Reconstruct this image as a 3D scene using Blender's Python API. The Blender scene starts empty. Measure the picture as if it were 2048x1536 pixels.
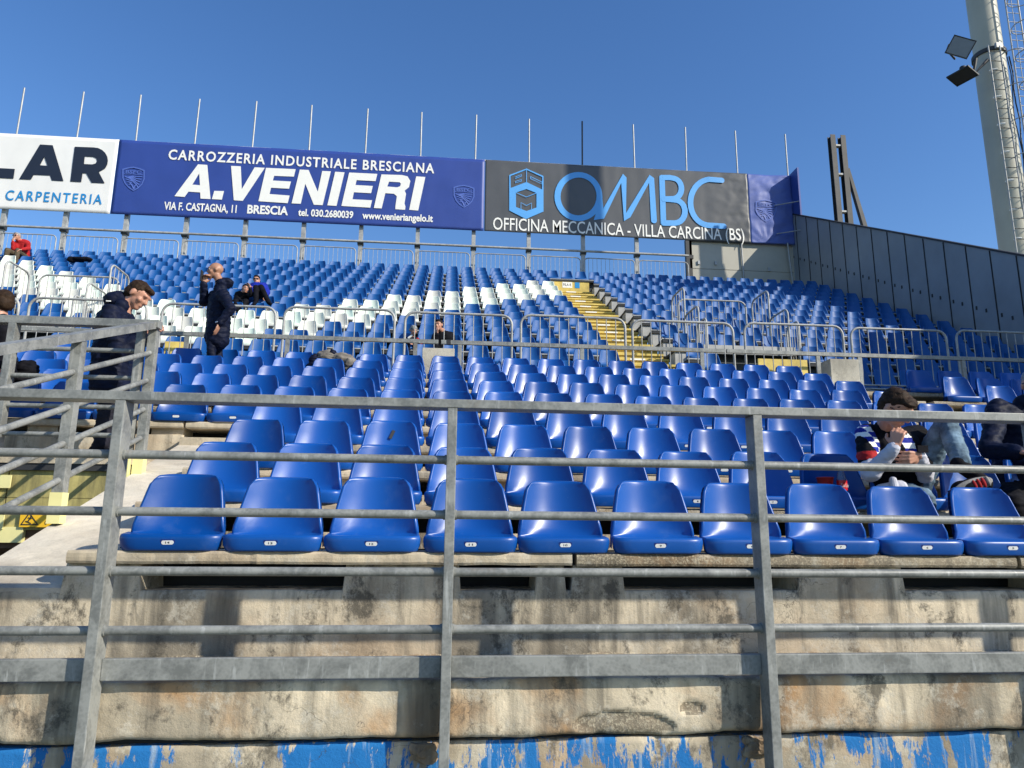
import bpy, bmesh, math, random
import numpy as np
from mathutils import Vector, Matrix, noise
random.seed(7)
S = bpy.context.scene
RC = S.collection
class Pending:                                   # objects are linked together at the end, which keeps the mesh evaluation fast
    def __init__(s): s.objects = s; s.l = []
    def link(s, o): s.l.append(o)
C = Pending()
# ------------------------------------------------------------------ camera, sky, sun, exposure
F = 1440.0                                       # focal length in pixels of a 2048 px wide frame
CX = Vector((0.99561784, 0.02675723, 0.08960561))
CY = Vector((-0.09314513, 0.19857177, 0.97565016))
CU = Vector((0.00831255, -0.97972103, 0.2001939))
cam = bpy.data.cameras.new('camera'); co = bpy.data.objects.new('camera', cam); C.objects.link(co)
cam.sensor_width = 36; cam.lens = F / 2048 * 36; cam.clip_start = .05; cam.clip_end = 6000
co.matrix_world = Matrix(((CX[0], -CX[1], -CX[2], 0), (CY[0], -CY[1], -CY[2], 0), (CU[0], -CU[1], -CU[2], 0), (0, 0, 0, 1)))
S.camera = co
S.render.resolution_x = 1024; S.render.resolution_y = 768
def P(px, py, Y):                                # a point of the photograph at depth Y, in metres
    r = Vector((px - 1024, py - 768, F)); k = Y / r.dot(CY)
    return Vector((r.dot(CX) * k, Y, r.dot(CU) * k))
EL = math.radians(31.8); AZ = math.atan2(.838, -.544)
w = bpy.data.worlds.new('World'); S.world = w; w.use_nodes = True
nt = w.node_tree; sky = nt.nodes.new('ShaderNodeTexSky'); sky.sky_type = 'NISHITA'; sky.sun_disc = False
sky.sun_elevation = EL; sky.sun_rotation = AZ; sky.altitude = 150; sky.air_density = 1.1; sky.dust_density = .35; sky.ozone_density = 3.0
bg = nt.nodes['Background']; hs = nt.nodes.new('ShaderNodeHueSaturation'); hs.inputs['Saturation'].default_value = 1.22; hs.inputs['Hue'].default_value = .508; nt.links.new(sky.outputs[0], hs.inputs['Color'])
nt.links.new(hs.outputs[0], bg.inputs[0]); bg.inputs[1].default_value = .15
sl = bpy.data.lights.new('sun', 'SUN'); sl.energy = 4.9; sl.angle = math.radians(.6); sl.color = (1, .93, .80)
so = bpy.data.objects.new('sun', sl); C.objects.link(so)
sd = Vector((math.sin(AZ) * math.cos(EL), math.cos(AZ) * math.cos(EL), math.sin(EL)))
so.rotation_euler = sd.to_track_quat('Z', 'Y').to_euler()
S.view_settings.view_transform = 'Standard'; S.view_settings.look = 'None'; S.view_settings.exposure = 0.25; S.view_settings.gamma = 1
S.view_settings.use_curve_mapping = False
# ------------------------------------------------------------------ materials
class N:
    def __init__(s, name):
        s.m = bpy.data.materials.new(name); s.m.use_nodes = True; s.t = s.m.node_tree
        s.b = s.t.nodes['Principled BSDF']; s.tc = None
    def n(s, typ, **kw):
        x = s.t.nodes.new('ShaderNode' + typ)
        for k, v in kw.items(): setattr(x, k, v)
        return x
    def l(s, a, b): s.t.links.new(a, b)
    def pos(s, scale=(1, 1, 1), loc=(0, 0, 0), obj=True):
        tc = s.n('TexCoord'); mp = s.n('Mapping'); s.l(tc.outputs['Object'], mp.inputs[0])
        mp.inputs[3].default_value = scale; mp.inputs[1].default_value = loc; return mp.outputs[0]
    def noise(s, vec, scale, detail=5, rough=.6, dist=0):
        x = s.n('TexNoise'); x.inputs['Scale'].default_value = scale; x.inputs['Detail'].default_value = detail
        x.inputs['Roughness'].default_value = rough; x.inputs['Distortion'].default_value = dist
        if vec is not None: s.l(vec, x.inputs['Vector'])
        return x.outputs['Fac']
    def ramp(s, fac, a, b, lo=0., hi=1.):
        x = s.n('MapRange'); x.inputs[1].default_value = a; x.inputs[2].default_value = b
        x.inputs[3].default_value = lo; x.inputs[4].default_value = hi; s.l(fac, x.inputs[0]); return x.outputs[0]
    def mix(s, fac, a, b, mode='MIX'):
        x = s.n('Mix', data_type='RGBA', blend_type=mode)
        if isinstance(fac, float): x.inputs[0].default_value = fac
        else: s.l(fac, x.inputs[0])
        for k, v in ((6, a), (7, b)):
            if isinstance(v, tuple): x.inputs[k].default_value = (*v, 1)
            else: s.l(v, x.inputs[k])
        return x.outputs[2]
    def math(s, op, a, b):
        x = s.n('Math', operation=op)
        for i, v in enumerate((a, b)):
            if isinstance(v, (int, float)): x.inputs[i].default_value = v
            else: s.l(v, x.inputs[i])
        return x.outputs[0]
    def bump(s, h, strength=.3, dist=.01):
        x = s.n('Bump'); x.inputs['Strength'].default_value = strength; x.inputs['Distance'].default_value = dist
        s.l(h, x.inputs['Height']); s.l(x.outputs[0], s.b.inputs['Normal'])
    def col(s, c):
        if isinstance(c, tuple): s.b.inputs['Base Color'].default_value = (*c, 1)
        else: s.l(c, s.b.inputs['Base Color'])
    def rough(s, r):
        if isinstance(r, float): s.b.inputs['Roughness'].default_value = r
        else: s.l(r, s.b.inputs['Roughness'])
    def metal(s, v): s.b.inputs['Metallic'].default_value = v
def plain(name, c, r=.6, metal=0., var=.12, scale=6., bump=0.):
    m = N(name); v = m.pos(); nz = m.noise(v, scale, 4)
    d = tuple(x * (1 - var * 1.6) for x in c)
    e = tuple(min(1, x * (1 + var)) for x in c)
    m.col(m.mix(m.ramp(nz, .3, .7), d, e)); m.rough(r); m.metal(metal)
    if bump: m.bump(m.noise(v, scale * 6, 4), bump, .004)
    return m.m
def steel(name, dark=(.155, .16, .15), light=(.275, .28, .26), sc=1.):
    m = N(name); v = m.pos()
    vo = m.n('TexVoronoi'); vo.inputs['Scale'].default_value = 75 * sc; m.l(v, vo.inputs['Vector'])
    a = m.noise(v, 7 * sc, 6, .7, .6); b = m.noise(m.pos((1, 1, .15)), 40 * sc, 4)
    f = m.math('ADD', m.math('MULTIPLY', a, .9), m.math('MULTIPLY', vo.outputs['Distance'], .12))
    c = m.mix(m.ramp(f, .40, .60), dark, light)
    c = m.mix(m.ramp(b, .60, .72, 0., .55), c, (.46, .47, .45))
    c = m.mix(m.ramp(m.noise(v, 3.1, 8, .7), .60, .70, 0., .45), c, (.17, .12, .075))
    m.col(c); m.metal(.05); m.rough(m.ramp(a, .3, .7, .38, .62)); m.bump(a, .12, .003); return m.m
def concrete(name, base=(.40, .36, .28), dark=(.10, .092, .078), grime=.5, ochre=.25, rough_agg=0., blue=0., low=None):
    m = N(name); v = m.pos()
    big = m.noise(v, 1.3, 6, .62, .5); mid = m.noise(m.pos((1, 1, .75), (3, 1, 2)), 3.2, 11, .78, .2)
    fine = m.noise(v, 90, 4, .7); grit = m.noise(v, 28, 6, .75)
    streak = m.noise(m.pos((7, 7, .55), (1, 0, 4)), 1.1, 6, .65)
    c = m.mix(m.ramp(big, .38, .62), tuple(x * .62 for x in base), tuple(min(1, x * 1.35) for x in base))
    if ochre: c = m.mix(m.ramp(m.noise(m.pos((1, 1, 1), (9, 3, 5)), 1.7, 5, .6, .8), .5, .66, 0., ochre), c, (.46, .25, .10))
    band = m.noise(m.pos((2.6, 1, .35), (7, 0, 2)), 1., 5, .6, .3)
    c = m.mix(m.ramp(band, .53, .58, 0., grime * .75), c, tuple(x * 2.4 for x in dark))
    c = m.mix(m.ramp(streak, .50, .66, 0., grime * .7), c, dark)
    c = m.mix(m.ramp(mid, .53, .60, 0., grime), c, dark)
    c = m.mix(m.ramp(m.noise(m.pos((1, 1, 1), (5, 8, 1)), 5, 10, .8), .53, .60, 0., .45), c, (.62, .58, .48))
    c = m.mix(m.ramp(fine, .3, .7, .0, .35), c, m.mix(.5, c, (.2, .18, .15)))
    if rough_agg: c = m.mix(m.ramp(fine, .5, .62, 0., rough_agg), c, (.55, .48, .34))
    if blue:
        pm = m.noise(m.pos((3.2, 3.2, 1.3), (2.4, 0, 0)), 1.2, 11, .72, .3)
        pe = m.noise(m.pos((8, 8, 1.6)), 1.8, 9, .78)
        k = m.ramp(m.math('ADD', m.math('MULTIPLY', pm, .65), m.math('MULTIPLY', pe, .35)), .494, .508, 0., 1.)
        pt = m.mix(m.ramp(m.noise(m.pos((14, 14, .8)), 1.5, 4), .54, .64, 0., .7), (.008, .15, .42), (.33, .42, .5))
        c = m.mix(m.math('MULTIPLY', k, blue), c, pt)
    cr = m.n('TexVoronoi', feature='DISTANCE_TO_EDGE'); cr.inputs['Scale'].default_value = 1.3
    dv = m.n('VectorMath', operation='ADD'); ns = m.n('TexNoise'); ns.inputs['Scale'].default_value = 3.5; ns.inputs['Detail'].default_value = 6
    m.l(v, ns.inputs['Vector']); m.l(v, dv.inputs[0]); m.l(ns.outputs['Color'], dv.inputs[1]); m.l(dv.outputs[0], cr.inputs['Vector'])
    c = m.mix(m.math('MULTIPLY', m.ramp(cr.outputs['Distance'], 0., .004, .8, 0.), m.ramp(m.noise(v, 1.1, 3), .5, .6)), c, (.045, .04, .035))
    m.col(c); m.rough(.92)
    h = m.math('ADD', m.math('MULTIPLY', grit, .9), m.math('ADD', m.math('MULTIPLY', fine, .35 + rough_agg), m.math('MULTIPLY', mid, .8)))
    m.bump(h, .5, .010); return m.m
M = {}
M['steel'] = steel('galvanised_steel')
M['steel_far'] = steel('galvanised_tube', (.26, .265, .26), (.42, .42, .40), .4)
M['steel_white'] = plain('bright_tube', (.36, .37, .37), .4, .1)
M['conc'] = concrete('tread_concrete', (.54, .46, .33), grime=.35, ochre=.2)
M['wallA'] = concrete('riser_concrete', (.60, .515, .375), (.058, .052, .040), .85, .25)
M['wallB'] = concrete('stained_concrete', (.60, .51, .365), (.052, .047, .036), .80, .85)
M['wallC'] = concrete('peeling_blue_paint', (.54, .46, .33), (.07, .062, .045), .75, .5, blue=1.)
M['agg'] = concrete('exposed_aggregate', (.24, .20, .14), (.07, .06, .045), .4, .3, rough_agg=.6)
M['ramp'] = concrete('smooth_screed', (.60, .54, .43), (.3, .27, .22), .3, .1)
M['block'] = concrete('pale_block', (.48, .45, .37), (.25, .23, .19), .3, .1)
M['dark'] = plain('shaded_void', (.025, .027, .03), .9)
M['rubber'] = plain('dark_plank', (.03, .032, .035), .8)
M['shade_sheet'] = plain('dark_shade_sheet', (.06, .07, .08), .8)  # near-black sheet colour standing in for shade behind the open risers
M['yellow'] = plain('yellow_stair', (.68, .51, .13), .7, 0, .22, 3.)
M['paleyellow'] = plain('pale_yellow_paint', (.78, .72, .33), .6, 0, .05, 4.)
M['boxgrey'] = plain('light_grey_box', (.42, .42, .40), .6)
def yellow_wall():
    m = N('dirty_yellow_wall'); v = m.pos()
    c = m.mix(m.ramp(m.noise(v, 2.2, 6, .65, .4), .3, .7), (.27, .23, .075), (.60, .52, .20))
    c = m.mix(m.ramp(m.noise(m.pos((6, 6, .9)), 1.3, 8, .7), .45, .64, 0., .75), c, (.12, .11, .055))
    m.col(c); m.rough(.85); m.bump(m.noise(v, 30, 5), .4, .006); return m.m
M['ywall'] = yellow_wall()
def plastic(name, c, r=.3, chalk=.03):
    m = N(name); v = m.pos(); oi = m.n('ObjectInfo')
    c0 = m.mix(m.ramp(oi.outputs['Random'], 0., 1.), tuple(x * .80 for x in c), (c[0] + .006, c[1] * 1.18 + .004, c[2] * 1.12))
    wv = m.n('VectorMath', operation='ADD'); m.l(v, wv.inputs[0]); m.l(oi.outputs['Random'], wv.inputs[1])
    du = m.ramp(m.noise(wv.outputs[0], 9, 6, .7), .55, .75, 0., chalk * 1.5); fl = m.ramp(m.noise(wv.outputs[0], 46, 5, .75), .66, .72, 0., .35)
    c1 = m.mix(du, c0, (.22, .3, .45)); c1 = m.mix(fl, c1, (.16, .24, .42)) if c[0] < .1 else c1; m.col(c1); m.rough(m.ramp(m.noise(v, 5, 5), .3, .7, r, r + .1))
    m.b.inputs['Specular IOR Level'].default_value = .40
    m.bump(m.noise(v, 60, 3), .03, .002); return m.m
M['blue'] = plastic('blue_seat_plastic', (.0006, .068, .325), .29, .06)
M['blue_up'] = plastic('weathered_blue_seat_plastic', (.001, .085, .31), .50, .08)
M['white'] = plastic('white_seat_plastic', (.74, .72, .65), .42, 0.)
M['plate'] = plain('white_number_plate', (.8, .82, .82), .4, 0, .02)
M['ink'] = plain('black_print', (.02, .02, .022), .6, 0, 0.)
M['bolt'] = plain('bolt_steel', (.7, .7, .7), .3, .8)
M['panel_pale'] = plain('pale_grey_panel', (.42, .40, .33), .55, 0, .05, 1.5)
M['panel_dark'] = plain('slate_wall_panel', (.25, .275, .30), .5, .15, .10, .8)
M['cream'] = plain('cream_painted_steel', (.42, .41, .33), .55, 0, .06, .8)
M['darksteel'] = plain('weathered_shaded_dark_steel', (.055, .055, .055), .6, .3, .2, 2.)
M['b_white'] = plain('banner_white', (.80, .79, .75), .55, 0, .03, 1.)
M['b_blue'] = plain('banner_blue', (.028, .062, .28), .5, 0, .05, 1.)
M['b_grey'] = plain('banner_grey', (.085, .088, .092), .45, 0, .06, 1.)
M['b_violet'] = plain('banner_blue_sheen', (.075, .12, .38), .5, 0, .08, 1.)  # base blue lightened for the sheen where the cloth is lit
M['t_white'] = plain('lettering_white', (.85, .84, .78), .55, 0, .02)
M['t_navy'] = plain('lettering_navy', (.012, .018, .035), .5, 0, .05)
M['t_cyan'] = plain('lettering_cyan', (.01, .24, .56), .5, 0, .02)
M['t_sky'] = plain('lettering_sky_blue', (.10, .38, .80), .5, 0, .04, 1.)
M['t_crest'] = plain('crest_pale_blue', (.08, .14, .45), .5, 0, .04)
M['warn'] = plain('warning_yellow', (.85, .50, .02), .45, 0, .04)
M['brown'] = plain('brown_timber', (.16, .09, .055), .8, 0, .3, 8.)
M['ground'] = plain('pitch_side_ground', (.12, .13, .09), .9, 0, .2, .5)
# ------------------------------------------------------------------ mesh helpers
def link(name, me, parent=None, mat=None, loc=None):
    o = bpy.data.objects.new(name, me); C.objects.link(o)
    if mat is not None and me is not None and not me.materials: me.materials.append(mat if not isinstance(mat, str) else M[mat])
    if parent is not None: o.parent = parent
    if loc is not None: o.location = loc
    return o
def thing(name, label, cat, group=None, loc=(0, 0, 0), rz=0):
    o = bpy.data.objects.new(name, None); C.objects.link(o); o.location = loc; o.rotation_euler = (0, 0, rz)
    o.empty_display_size = .1; tag(o, label, cat, group); return o
def tag(o, label, cat, group=None):
    o['label'] = label; o['category'] = cat
    if group: o['group'] = group
    return o
class MB:
    def __init__(s): s.v = []; s.f = []; s.m = []; s.sm = []
    def add(s, vs, fs, mi=0, smooth=False):
        o = len(s.v); s.v += [tuple(v) for v in vs]
        for f in fs: s.f.append(tuple(i + o for i in f)); s.m.append(mi); s.sm.append(smooth)
        return s
    def box(s, x0, x1, y0, y1, z0, z1, mi=0):
        vs = [(x, y, z) for z in (z0, z1) for y in (y0, y1) for x in (x0, x1)]
        return s.add(vs, [(0, 2, 3, 1), (4, 5, 7, 6), (0, 1, 5, 4), (2, 6, 7, 3), (0, 4, 6, 2), (1, 3, 7, 5)], mi)
    def prism(s, poly, axis, a0, a1, mi=0):      # poly of (u,v) swept along an axis: 'x' -> (y,z), 'y' -> (x,z)
        n = len(poly)
        f = (lambda u, v, a: (a, u, v)) if axis == 'x' else (lambda u, v, a: (u, a, v))
        vs = [f(u, v, a0) for u, v in poly] + [f(u, v, a1) for u, v in poly]
        return s.add(vs, [tuple(range(n))[::-1], tuple(range(n, 2 * n))] + [(i, (i + 1) % n, (i + 1) % n + n, i + n) for i in range(n)], mi)
    def tube(s, pts, r, seg=8, mi=0, caps=True, r1=None):
        pts = [Vector(p) for p in pts]; n = len(pts); rings = []; up = None
        for i, p in enumerate(pts):
            t = ((pts[min(i + 1, n - 1)] - p).normalized() + (p - pts[max(i - 1, 0)]).normalized())
            if t.length < 1e-6: t = pts[min(i + 1, n - 1)] - pts[max(i - 1, 0)]
            t.normalize()
            if up is None: up = t.orthogonal().normalized()
            up = (up - up.dot(t) * t).normalized(); b = t.cross(up)
            rr = r if r1 is None else r + (r1 - r) * i / (n - 1)
            rings.append([p + (up * math.cos(a) + b * math.sin(a)) * rr for a in [2 * math.pi * k / seg for k in range(seg)]])
        vs = [v for R in rings for v in R]
        fs = [(i * seg + k, i * seg + (k + 1) % seg, (i + 1) * seg + (k + 1) % seg, (i + 1) * seg + k) for i in range(n - 1) for k in range(seg)]
        s.add(vs, fs, mi, True)
        if caps: s.add(rings[0], [tuple(range(seg))[::-1]], mi); s.add(rings[-1], [tuple(range(seg))], mi)
        return s
    def mesh(s, name, mats=()):
        me = bpy.data.meshes.new(name); me.from_pydata(s.v, [], s.f)
        me.polygons.foreach_set('material_index', s.m); me.polygons.foreach_set('use_smooth', s.sm)
        for m in mats: me.materials.append(M[m] if isinstance(m, str) else m)
        me.update(); return me
    def build(s, name, mats, parent=None, loc=None, bevel=0):
        if isinstance(mats, str): mats = (mats,)
        me = s.mesh(name, mats)
        if bevel:
            bm = bmesh.new(); bm.from_mesh(me); bmesh.ops.bevel(bm, geom=bm.edges, offset=bevel, segments=2, affect='EDGES', profile=.6); bm.to_mesh(me); bm.free()
        return link(name, me, parent, None, loc)
def copy_tree(o, parent=None):
    c = o.copy(); C.objects.link(c)
    if parent: c.parent = parent
    for ch in [x for x in KIDS.get(o.name, [])]: copy_tree(ch, c)
    return c
KIDS = {}
def reg(root):
    for ch in list(root.children): KIDS.setdefault(root.name, []).append(ch); reg(ch)
dg_cache = {}
def evaluated(o):
    dg = bpy.context.evaluated_depsgraph_get(); dg.update()
    return bpy.data.meshes.new_from_object(o.evaluated_get(dg))
def rough_sheet(x0, x1, z0, z1, y, depth, step=.02, amp=.006, edge=.012, seed=0, patches=(), bulge=0., top=None):
    """front-facing wall slab: displaced grid with ragged top and bottom edge, closed at the back"""
    nx = max(2, int((x1 - x0) / step)); nz = max(2, int((z1 - z0) / step)); mb = MB(); vs = []
    for j in range(nz + 1):
        for i in range(nx + 1):
            x = x0 + (x1 - x0) * i / nx; z = z0 + ((top(x) if top else z1) - z0) * j / nz
            e = min(j, nz - j) / nz
            n1 = noise.fractal(Vector((x * 2.2, z * 3, seed)), 1, 2, 5); n2 = noise.noise(Vector((x * 14, z * 14, seed + 3)))
            yy = y + amp * n1 + amp * .35 * n2 + bulge * math.sin(x * 1.3 + seed) * .5
            rr = noise.fractal(Vector((x * 3.1, seed + 7, (0 if j < nz / 2 else 5))), .8, 2.1, 6)
            k = max(0, 1 - e * 8)
            yy += k * k * (.010 + .008 * abs(rr))
            zz = z + (edge * rr if j in (0, nz) else edge * rr * k * .7)
            for (px, pz, rx, rz_, dd) in patches:
                q = ((x - px) / rx) ** 2 + ((z - pz) / rz_) ** 2 + .35 * noise.noise(Vector((x * 12, z * 12, 1)))
                if q < 1: yy += dd * min(1, (1 - q) * 6) + .003 * noise.noise(Vector((x * 60, z * 60, 2)))
            vs.append((x, yy, zz))
    fs = [(j * (nx + 1) + i, j * (nx + 1) + i + 1, (j + 1) * (nx + 1) + i + 1, (j + 1) * (nx + 1) + i) for j in range(nz) for i in range(nx)]
    mi = []
    mb.add(vs, fs, 0, True)
    for idx, f in enumerate(fs):
        cx = sum(vs[k][0] for k in f) / 4; cz = sum(vs[k][2] for k in f) / 4
        for (px, pz, rx, rz_, dd) in patches:
            q = ((cx - px) / rx) ** 2 + ((cz - pz) / rz_) ** 2 + .35 * noise.noise(Vector((cx * 12, cz * 12, 1)))
            if q < .97: mb.m[idx] = 1
    b = len(mb.v); n = nx + 1
    def side(idx):
        o = len(mb.v); mb.v += [(vs[k][0], y + depth, vs[k][2]) for k in idx]
        for q in range(len(idx) - 1): mb.f.append((idx[q], idx[q + 1], o + q + 1, o + q)); mb.m.append(0); mb.sm.append(False)
    side([i for i in range(n)][::-1]); side([nz * n + i for i in range(n)])
    side([j * n for j in range(nz + 1)]); side([j * n + nx for j in range(nz + 1)][::-1])
    return mb
# ------------------------------------------------------------------ ground
g = MB(); g.add([(-900, -900, -3.2), (900, -900, -3.2), (900, 900, -3.2), (-900, 900, -3.2)], [(0, 1, 2, 3)])
go = g.build('ground', 'ground'); go['kind'] = 'structure'
# ------------------------------------------------------------------ lower concrete terrace
PITCH, RISE, NOSE_Y, NOSE_Z, SP = .7025, .256, 3.67, -.106, .48
SH = -.0207
def col_x(n, k): return (.28 + n) * SP + SH * k
terr = thing('concrete_terrace', 'weathered concrete terrace carrying the lower block of blue seats', 'grandstand')
def slab(x0, x1, k, zoff=0, mat='conc', seed=0, y1=None):
    y0 = NOSE_Y + PITCH * k; z1 = NOSE_Z + RISE * k + zoff; z0 = z1 - .060
    nx = max(2, int((x1 - x0) / (.03 if k == 0 else .12))); mb = MB(); rows = []
    prof = [(y0 + .008, z0), (y0, z0 + .012), (y0 - .001, z0 + .030), (y0 + .001, z1 - .012), (y0 + .010, z1), (y1 or y0 + PITCH + .08, z1), (y1 or y0 + PITCH + .08, z0)]
    vs = []
    for i in range(nx + 1):
        x = x0 + (x1 - x0) * i / nx; e = noise.fractal(Vector((x * 5, k * 3.3 + seed, 0)), .9, 2, 5) * .006; e2 = noise.noise(Vector((x * 23, k, 9))) * .003
        for q, (yy, zz) in enumerate(prof): vs.append((x, yy + (e + e2 if q < 5 else 0), zz + (e * .5 if q < 2 else 0)))
    m = len(prof)
    fs = [(i * m + q, (i + 1) * m + q, (i + 1) * m + (q + 1) % m, i * m + (q + 1) % m) for i in range(nx) for q in range(m)]
    mb.add(vs, fs, 0); mb.add([vs[q] for q in range(m)], [tuple(range(m))]); mb.add([vs[nx * m + q] for q in range(m)], [tuple(range(m))[::-1]])
    return mb.build('tread_slab', mat, terr)
for k in range(9):
    yn = NOSE_Y + PITCH * k; zt = NOSE_Z + RISE * k
    xl = -1.78 if k < 4 else -7.6
    cuts = [xl] + [c for c in (-4.6, -2.28, .66, 3.05, 5.42) if c > xl + .3]
    if k < 6: cuts += [7.2]
    else: cuts += [6.15]
    for a, b in zip(cuts[:-1], cuts[1:]):
        slab(a + .012, b - .012, k, -(.004 if a > .5 else 0), 'agg' if (a > .5 and k == 0) or random.random() < .2 else 'conc', a)
    if k >= 6: slab(6.25, 9.6, k, 0, 'agg', 9.)  # darker mix stands for dirty concrete plus the shade under the seats
    # riser wall below the slab, open slot between, support blocks
    zb = zt - RISE if k else -.64
    if k:
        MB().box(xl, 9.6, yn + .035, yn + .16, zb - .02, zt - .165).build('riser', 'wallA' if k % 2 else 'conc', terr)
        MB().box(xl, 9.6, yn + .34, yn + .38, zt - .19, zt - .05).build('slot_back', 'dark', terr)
    xs = xl + .05
    while xs < 9.4:
        wd = random.uniform(.18, .34) if k else 0
        if k: MB().box(xs, xs + wd, yn + .055, yn + .3, zt - .17, zt - .056).build('support_block', 'conc', terr)
        xs += random.uniform(.9, 1.25)
# front riser: wall between the first row's slot and the steel beam
slots = [(-1.435, -.477), (.086, .47), (.612, .652), (.915, 1.84), (2.42, 3.25), (4.1, 5.0)]
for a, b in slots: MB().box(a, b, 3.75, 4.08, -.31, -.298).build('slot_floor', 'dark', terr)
def riser_top(x):
    if x < -1.78: return -.281
    return -.290 if any(a <= x <= b for a, b in slots) else -.166
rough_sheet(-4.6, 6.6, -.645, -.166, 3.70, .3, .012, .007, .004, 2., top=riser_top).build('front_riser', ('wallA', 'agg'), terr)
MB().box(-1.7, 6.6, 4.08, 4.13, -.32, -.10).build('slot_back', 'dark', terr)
rough_sheet(-4.6, 6.6, -.68, -.590, 3.684, .1, .012, .010, .012, 8.).build('broken_edge', ('agg', 'agg'), terr)
# ledge, face wall behind the beam, painted wall below
MB().box(-4.6, 6.6, 3.08, 3.71, -.69, -.64).build('ledge', 'wallA', terr)
patches = ((P(1245, 1430, 3.07).x, -.767, .215, .056, .014), (P(1383, 1400, 3.07).x, -.703, .056, .028, .012))
for i, (a, b) in enumerate(zip([-4.6, .030, 1.395], [.013, 1.368, 6.6])):
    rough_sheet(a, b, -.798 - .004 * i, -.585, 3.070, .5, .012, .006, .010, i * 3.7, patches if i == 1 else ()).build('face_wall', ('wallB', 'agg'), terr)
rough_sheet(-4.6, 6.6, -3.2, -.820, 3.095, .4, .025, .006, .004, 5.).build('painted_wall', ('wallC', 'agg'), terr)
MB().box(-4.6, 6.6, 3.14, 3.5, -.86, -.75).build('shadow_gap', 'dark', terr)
def lump(c, r, seed, mat, name, parent, sub=3):
    bm = bmesh.new(); bmesh.ops.create_icosphere(bm, subdivisions=sub, radius=1)
    for v in bm.verts:
        d = 1 + .45 * noise.fractal(v.co * 1.6 + Vector((seed, 0, 0)), .8, 2, 4)
        q_ = Vector([max(-.72, min(.72, x)) for x in v.co]) * 1.25
        v.co = Vector((q_.x * r[0], q_.y * r[1], q_.z * r[2])) * d + Vector(c)
    me = bpy.data.meshes.new(name); bm.to_mesh(me); bm.free(); return link(name, me, parent, mat)
for x in (-.048, 1.30): lump((x, 3.10, -.858), (.055, .03, .035), x, 'wallB', 'broken_corbel', terr)
# sloping screed beside the seats (side of the stairway down)
sl_pts = [(3.705, -.281), (6.44, -.281 + .364 * 2.735), (6.44, -.8), (3.705, -.8)]
MB().prism([(y, z) for y, z in sl_pts], 'x', -2.285, -1.555).build('sloping_parapet', 'ramp', terr)
MB().box(-4.6, -2.25, 3.69, 3.71, -.64, -.281).build('front_riser', 'wallA', terr)
MB().box(-2.28, -1.5, 6.40, 6.6, -.2, .77).build('side_wall_block', 'conc', terr)
# head of the stairway: yellow wall, landing, things below it
for a, b in ((-5.6, -4.35), (-4.34, -3.16), (-3.15, -2.29)): MB().box(a, b, 5.58, 5.64, .21, .456).build('yellow_head_wall', 'ywall', terr); MB().box(a, b, 5.583, 5.64, -.02, .207).build('yellow_head_wall', 'ywall', terr)
MB().box(-5.6, -2.29, 5.54, 6.50, .456, .510).build('landing', 'conc', terr)
MB().box(-5.6, -2.29, 5.55, 5.58, .406, .455).build('landing_edge', 'rubber', terr)
MB().box(-7., -2.29, 6.50, 6.54, .45, .80).build('riser', 'wallA', terr)
MB().box(-5.6, -2.3, 5.66, 7.5, -.97, -.86).build('stairway_floor', 'dark', terr)
MB().box(-5.6, -2.3, 6.9, 7.0, -.86, .45).build('stairway_back_wall', 'brown', terr)
MB().box(-3.19, -3.0, 5.57, 5.61, -.11, .0).build('timber_prop', 'paleyellow', terr)
MB().box(-5.6, -2.8, 5.62, 5.69, -.15, -.02).build('timber_lintel', 'brown', terr)
MB().box(-3.42, -3.20, 5.562, 5.576, .20, .315).build('yellow_plate', 'paleyellow', terr)
# concrete blocks at the back and the rear walkway
MB().box(-7.6, 12.9, 9.75, 12.0, 1.2, 1.70).build('rear_walkway', 'conc', terr)
MB().box(-7.6, 12.9, 9.84, 9.92, 1.7, 1.98).build('back_kerb', 'conc', terr)
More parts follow.
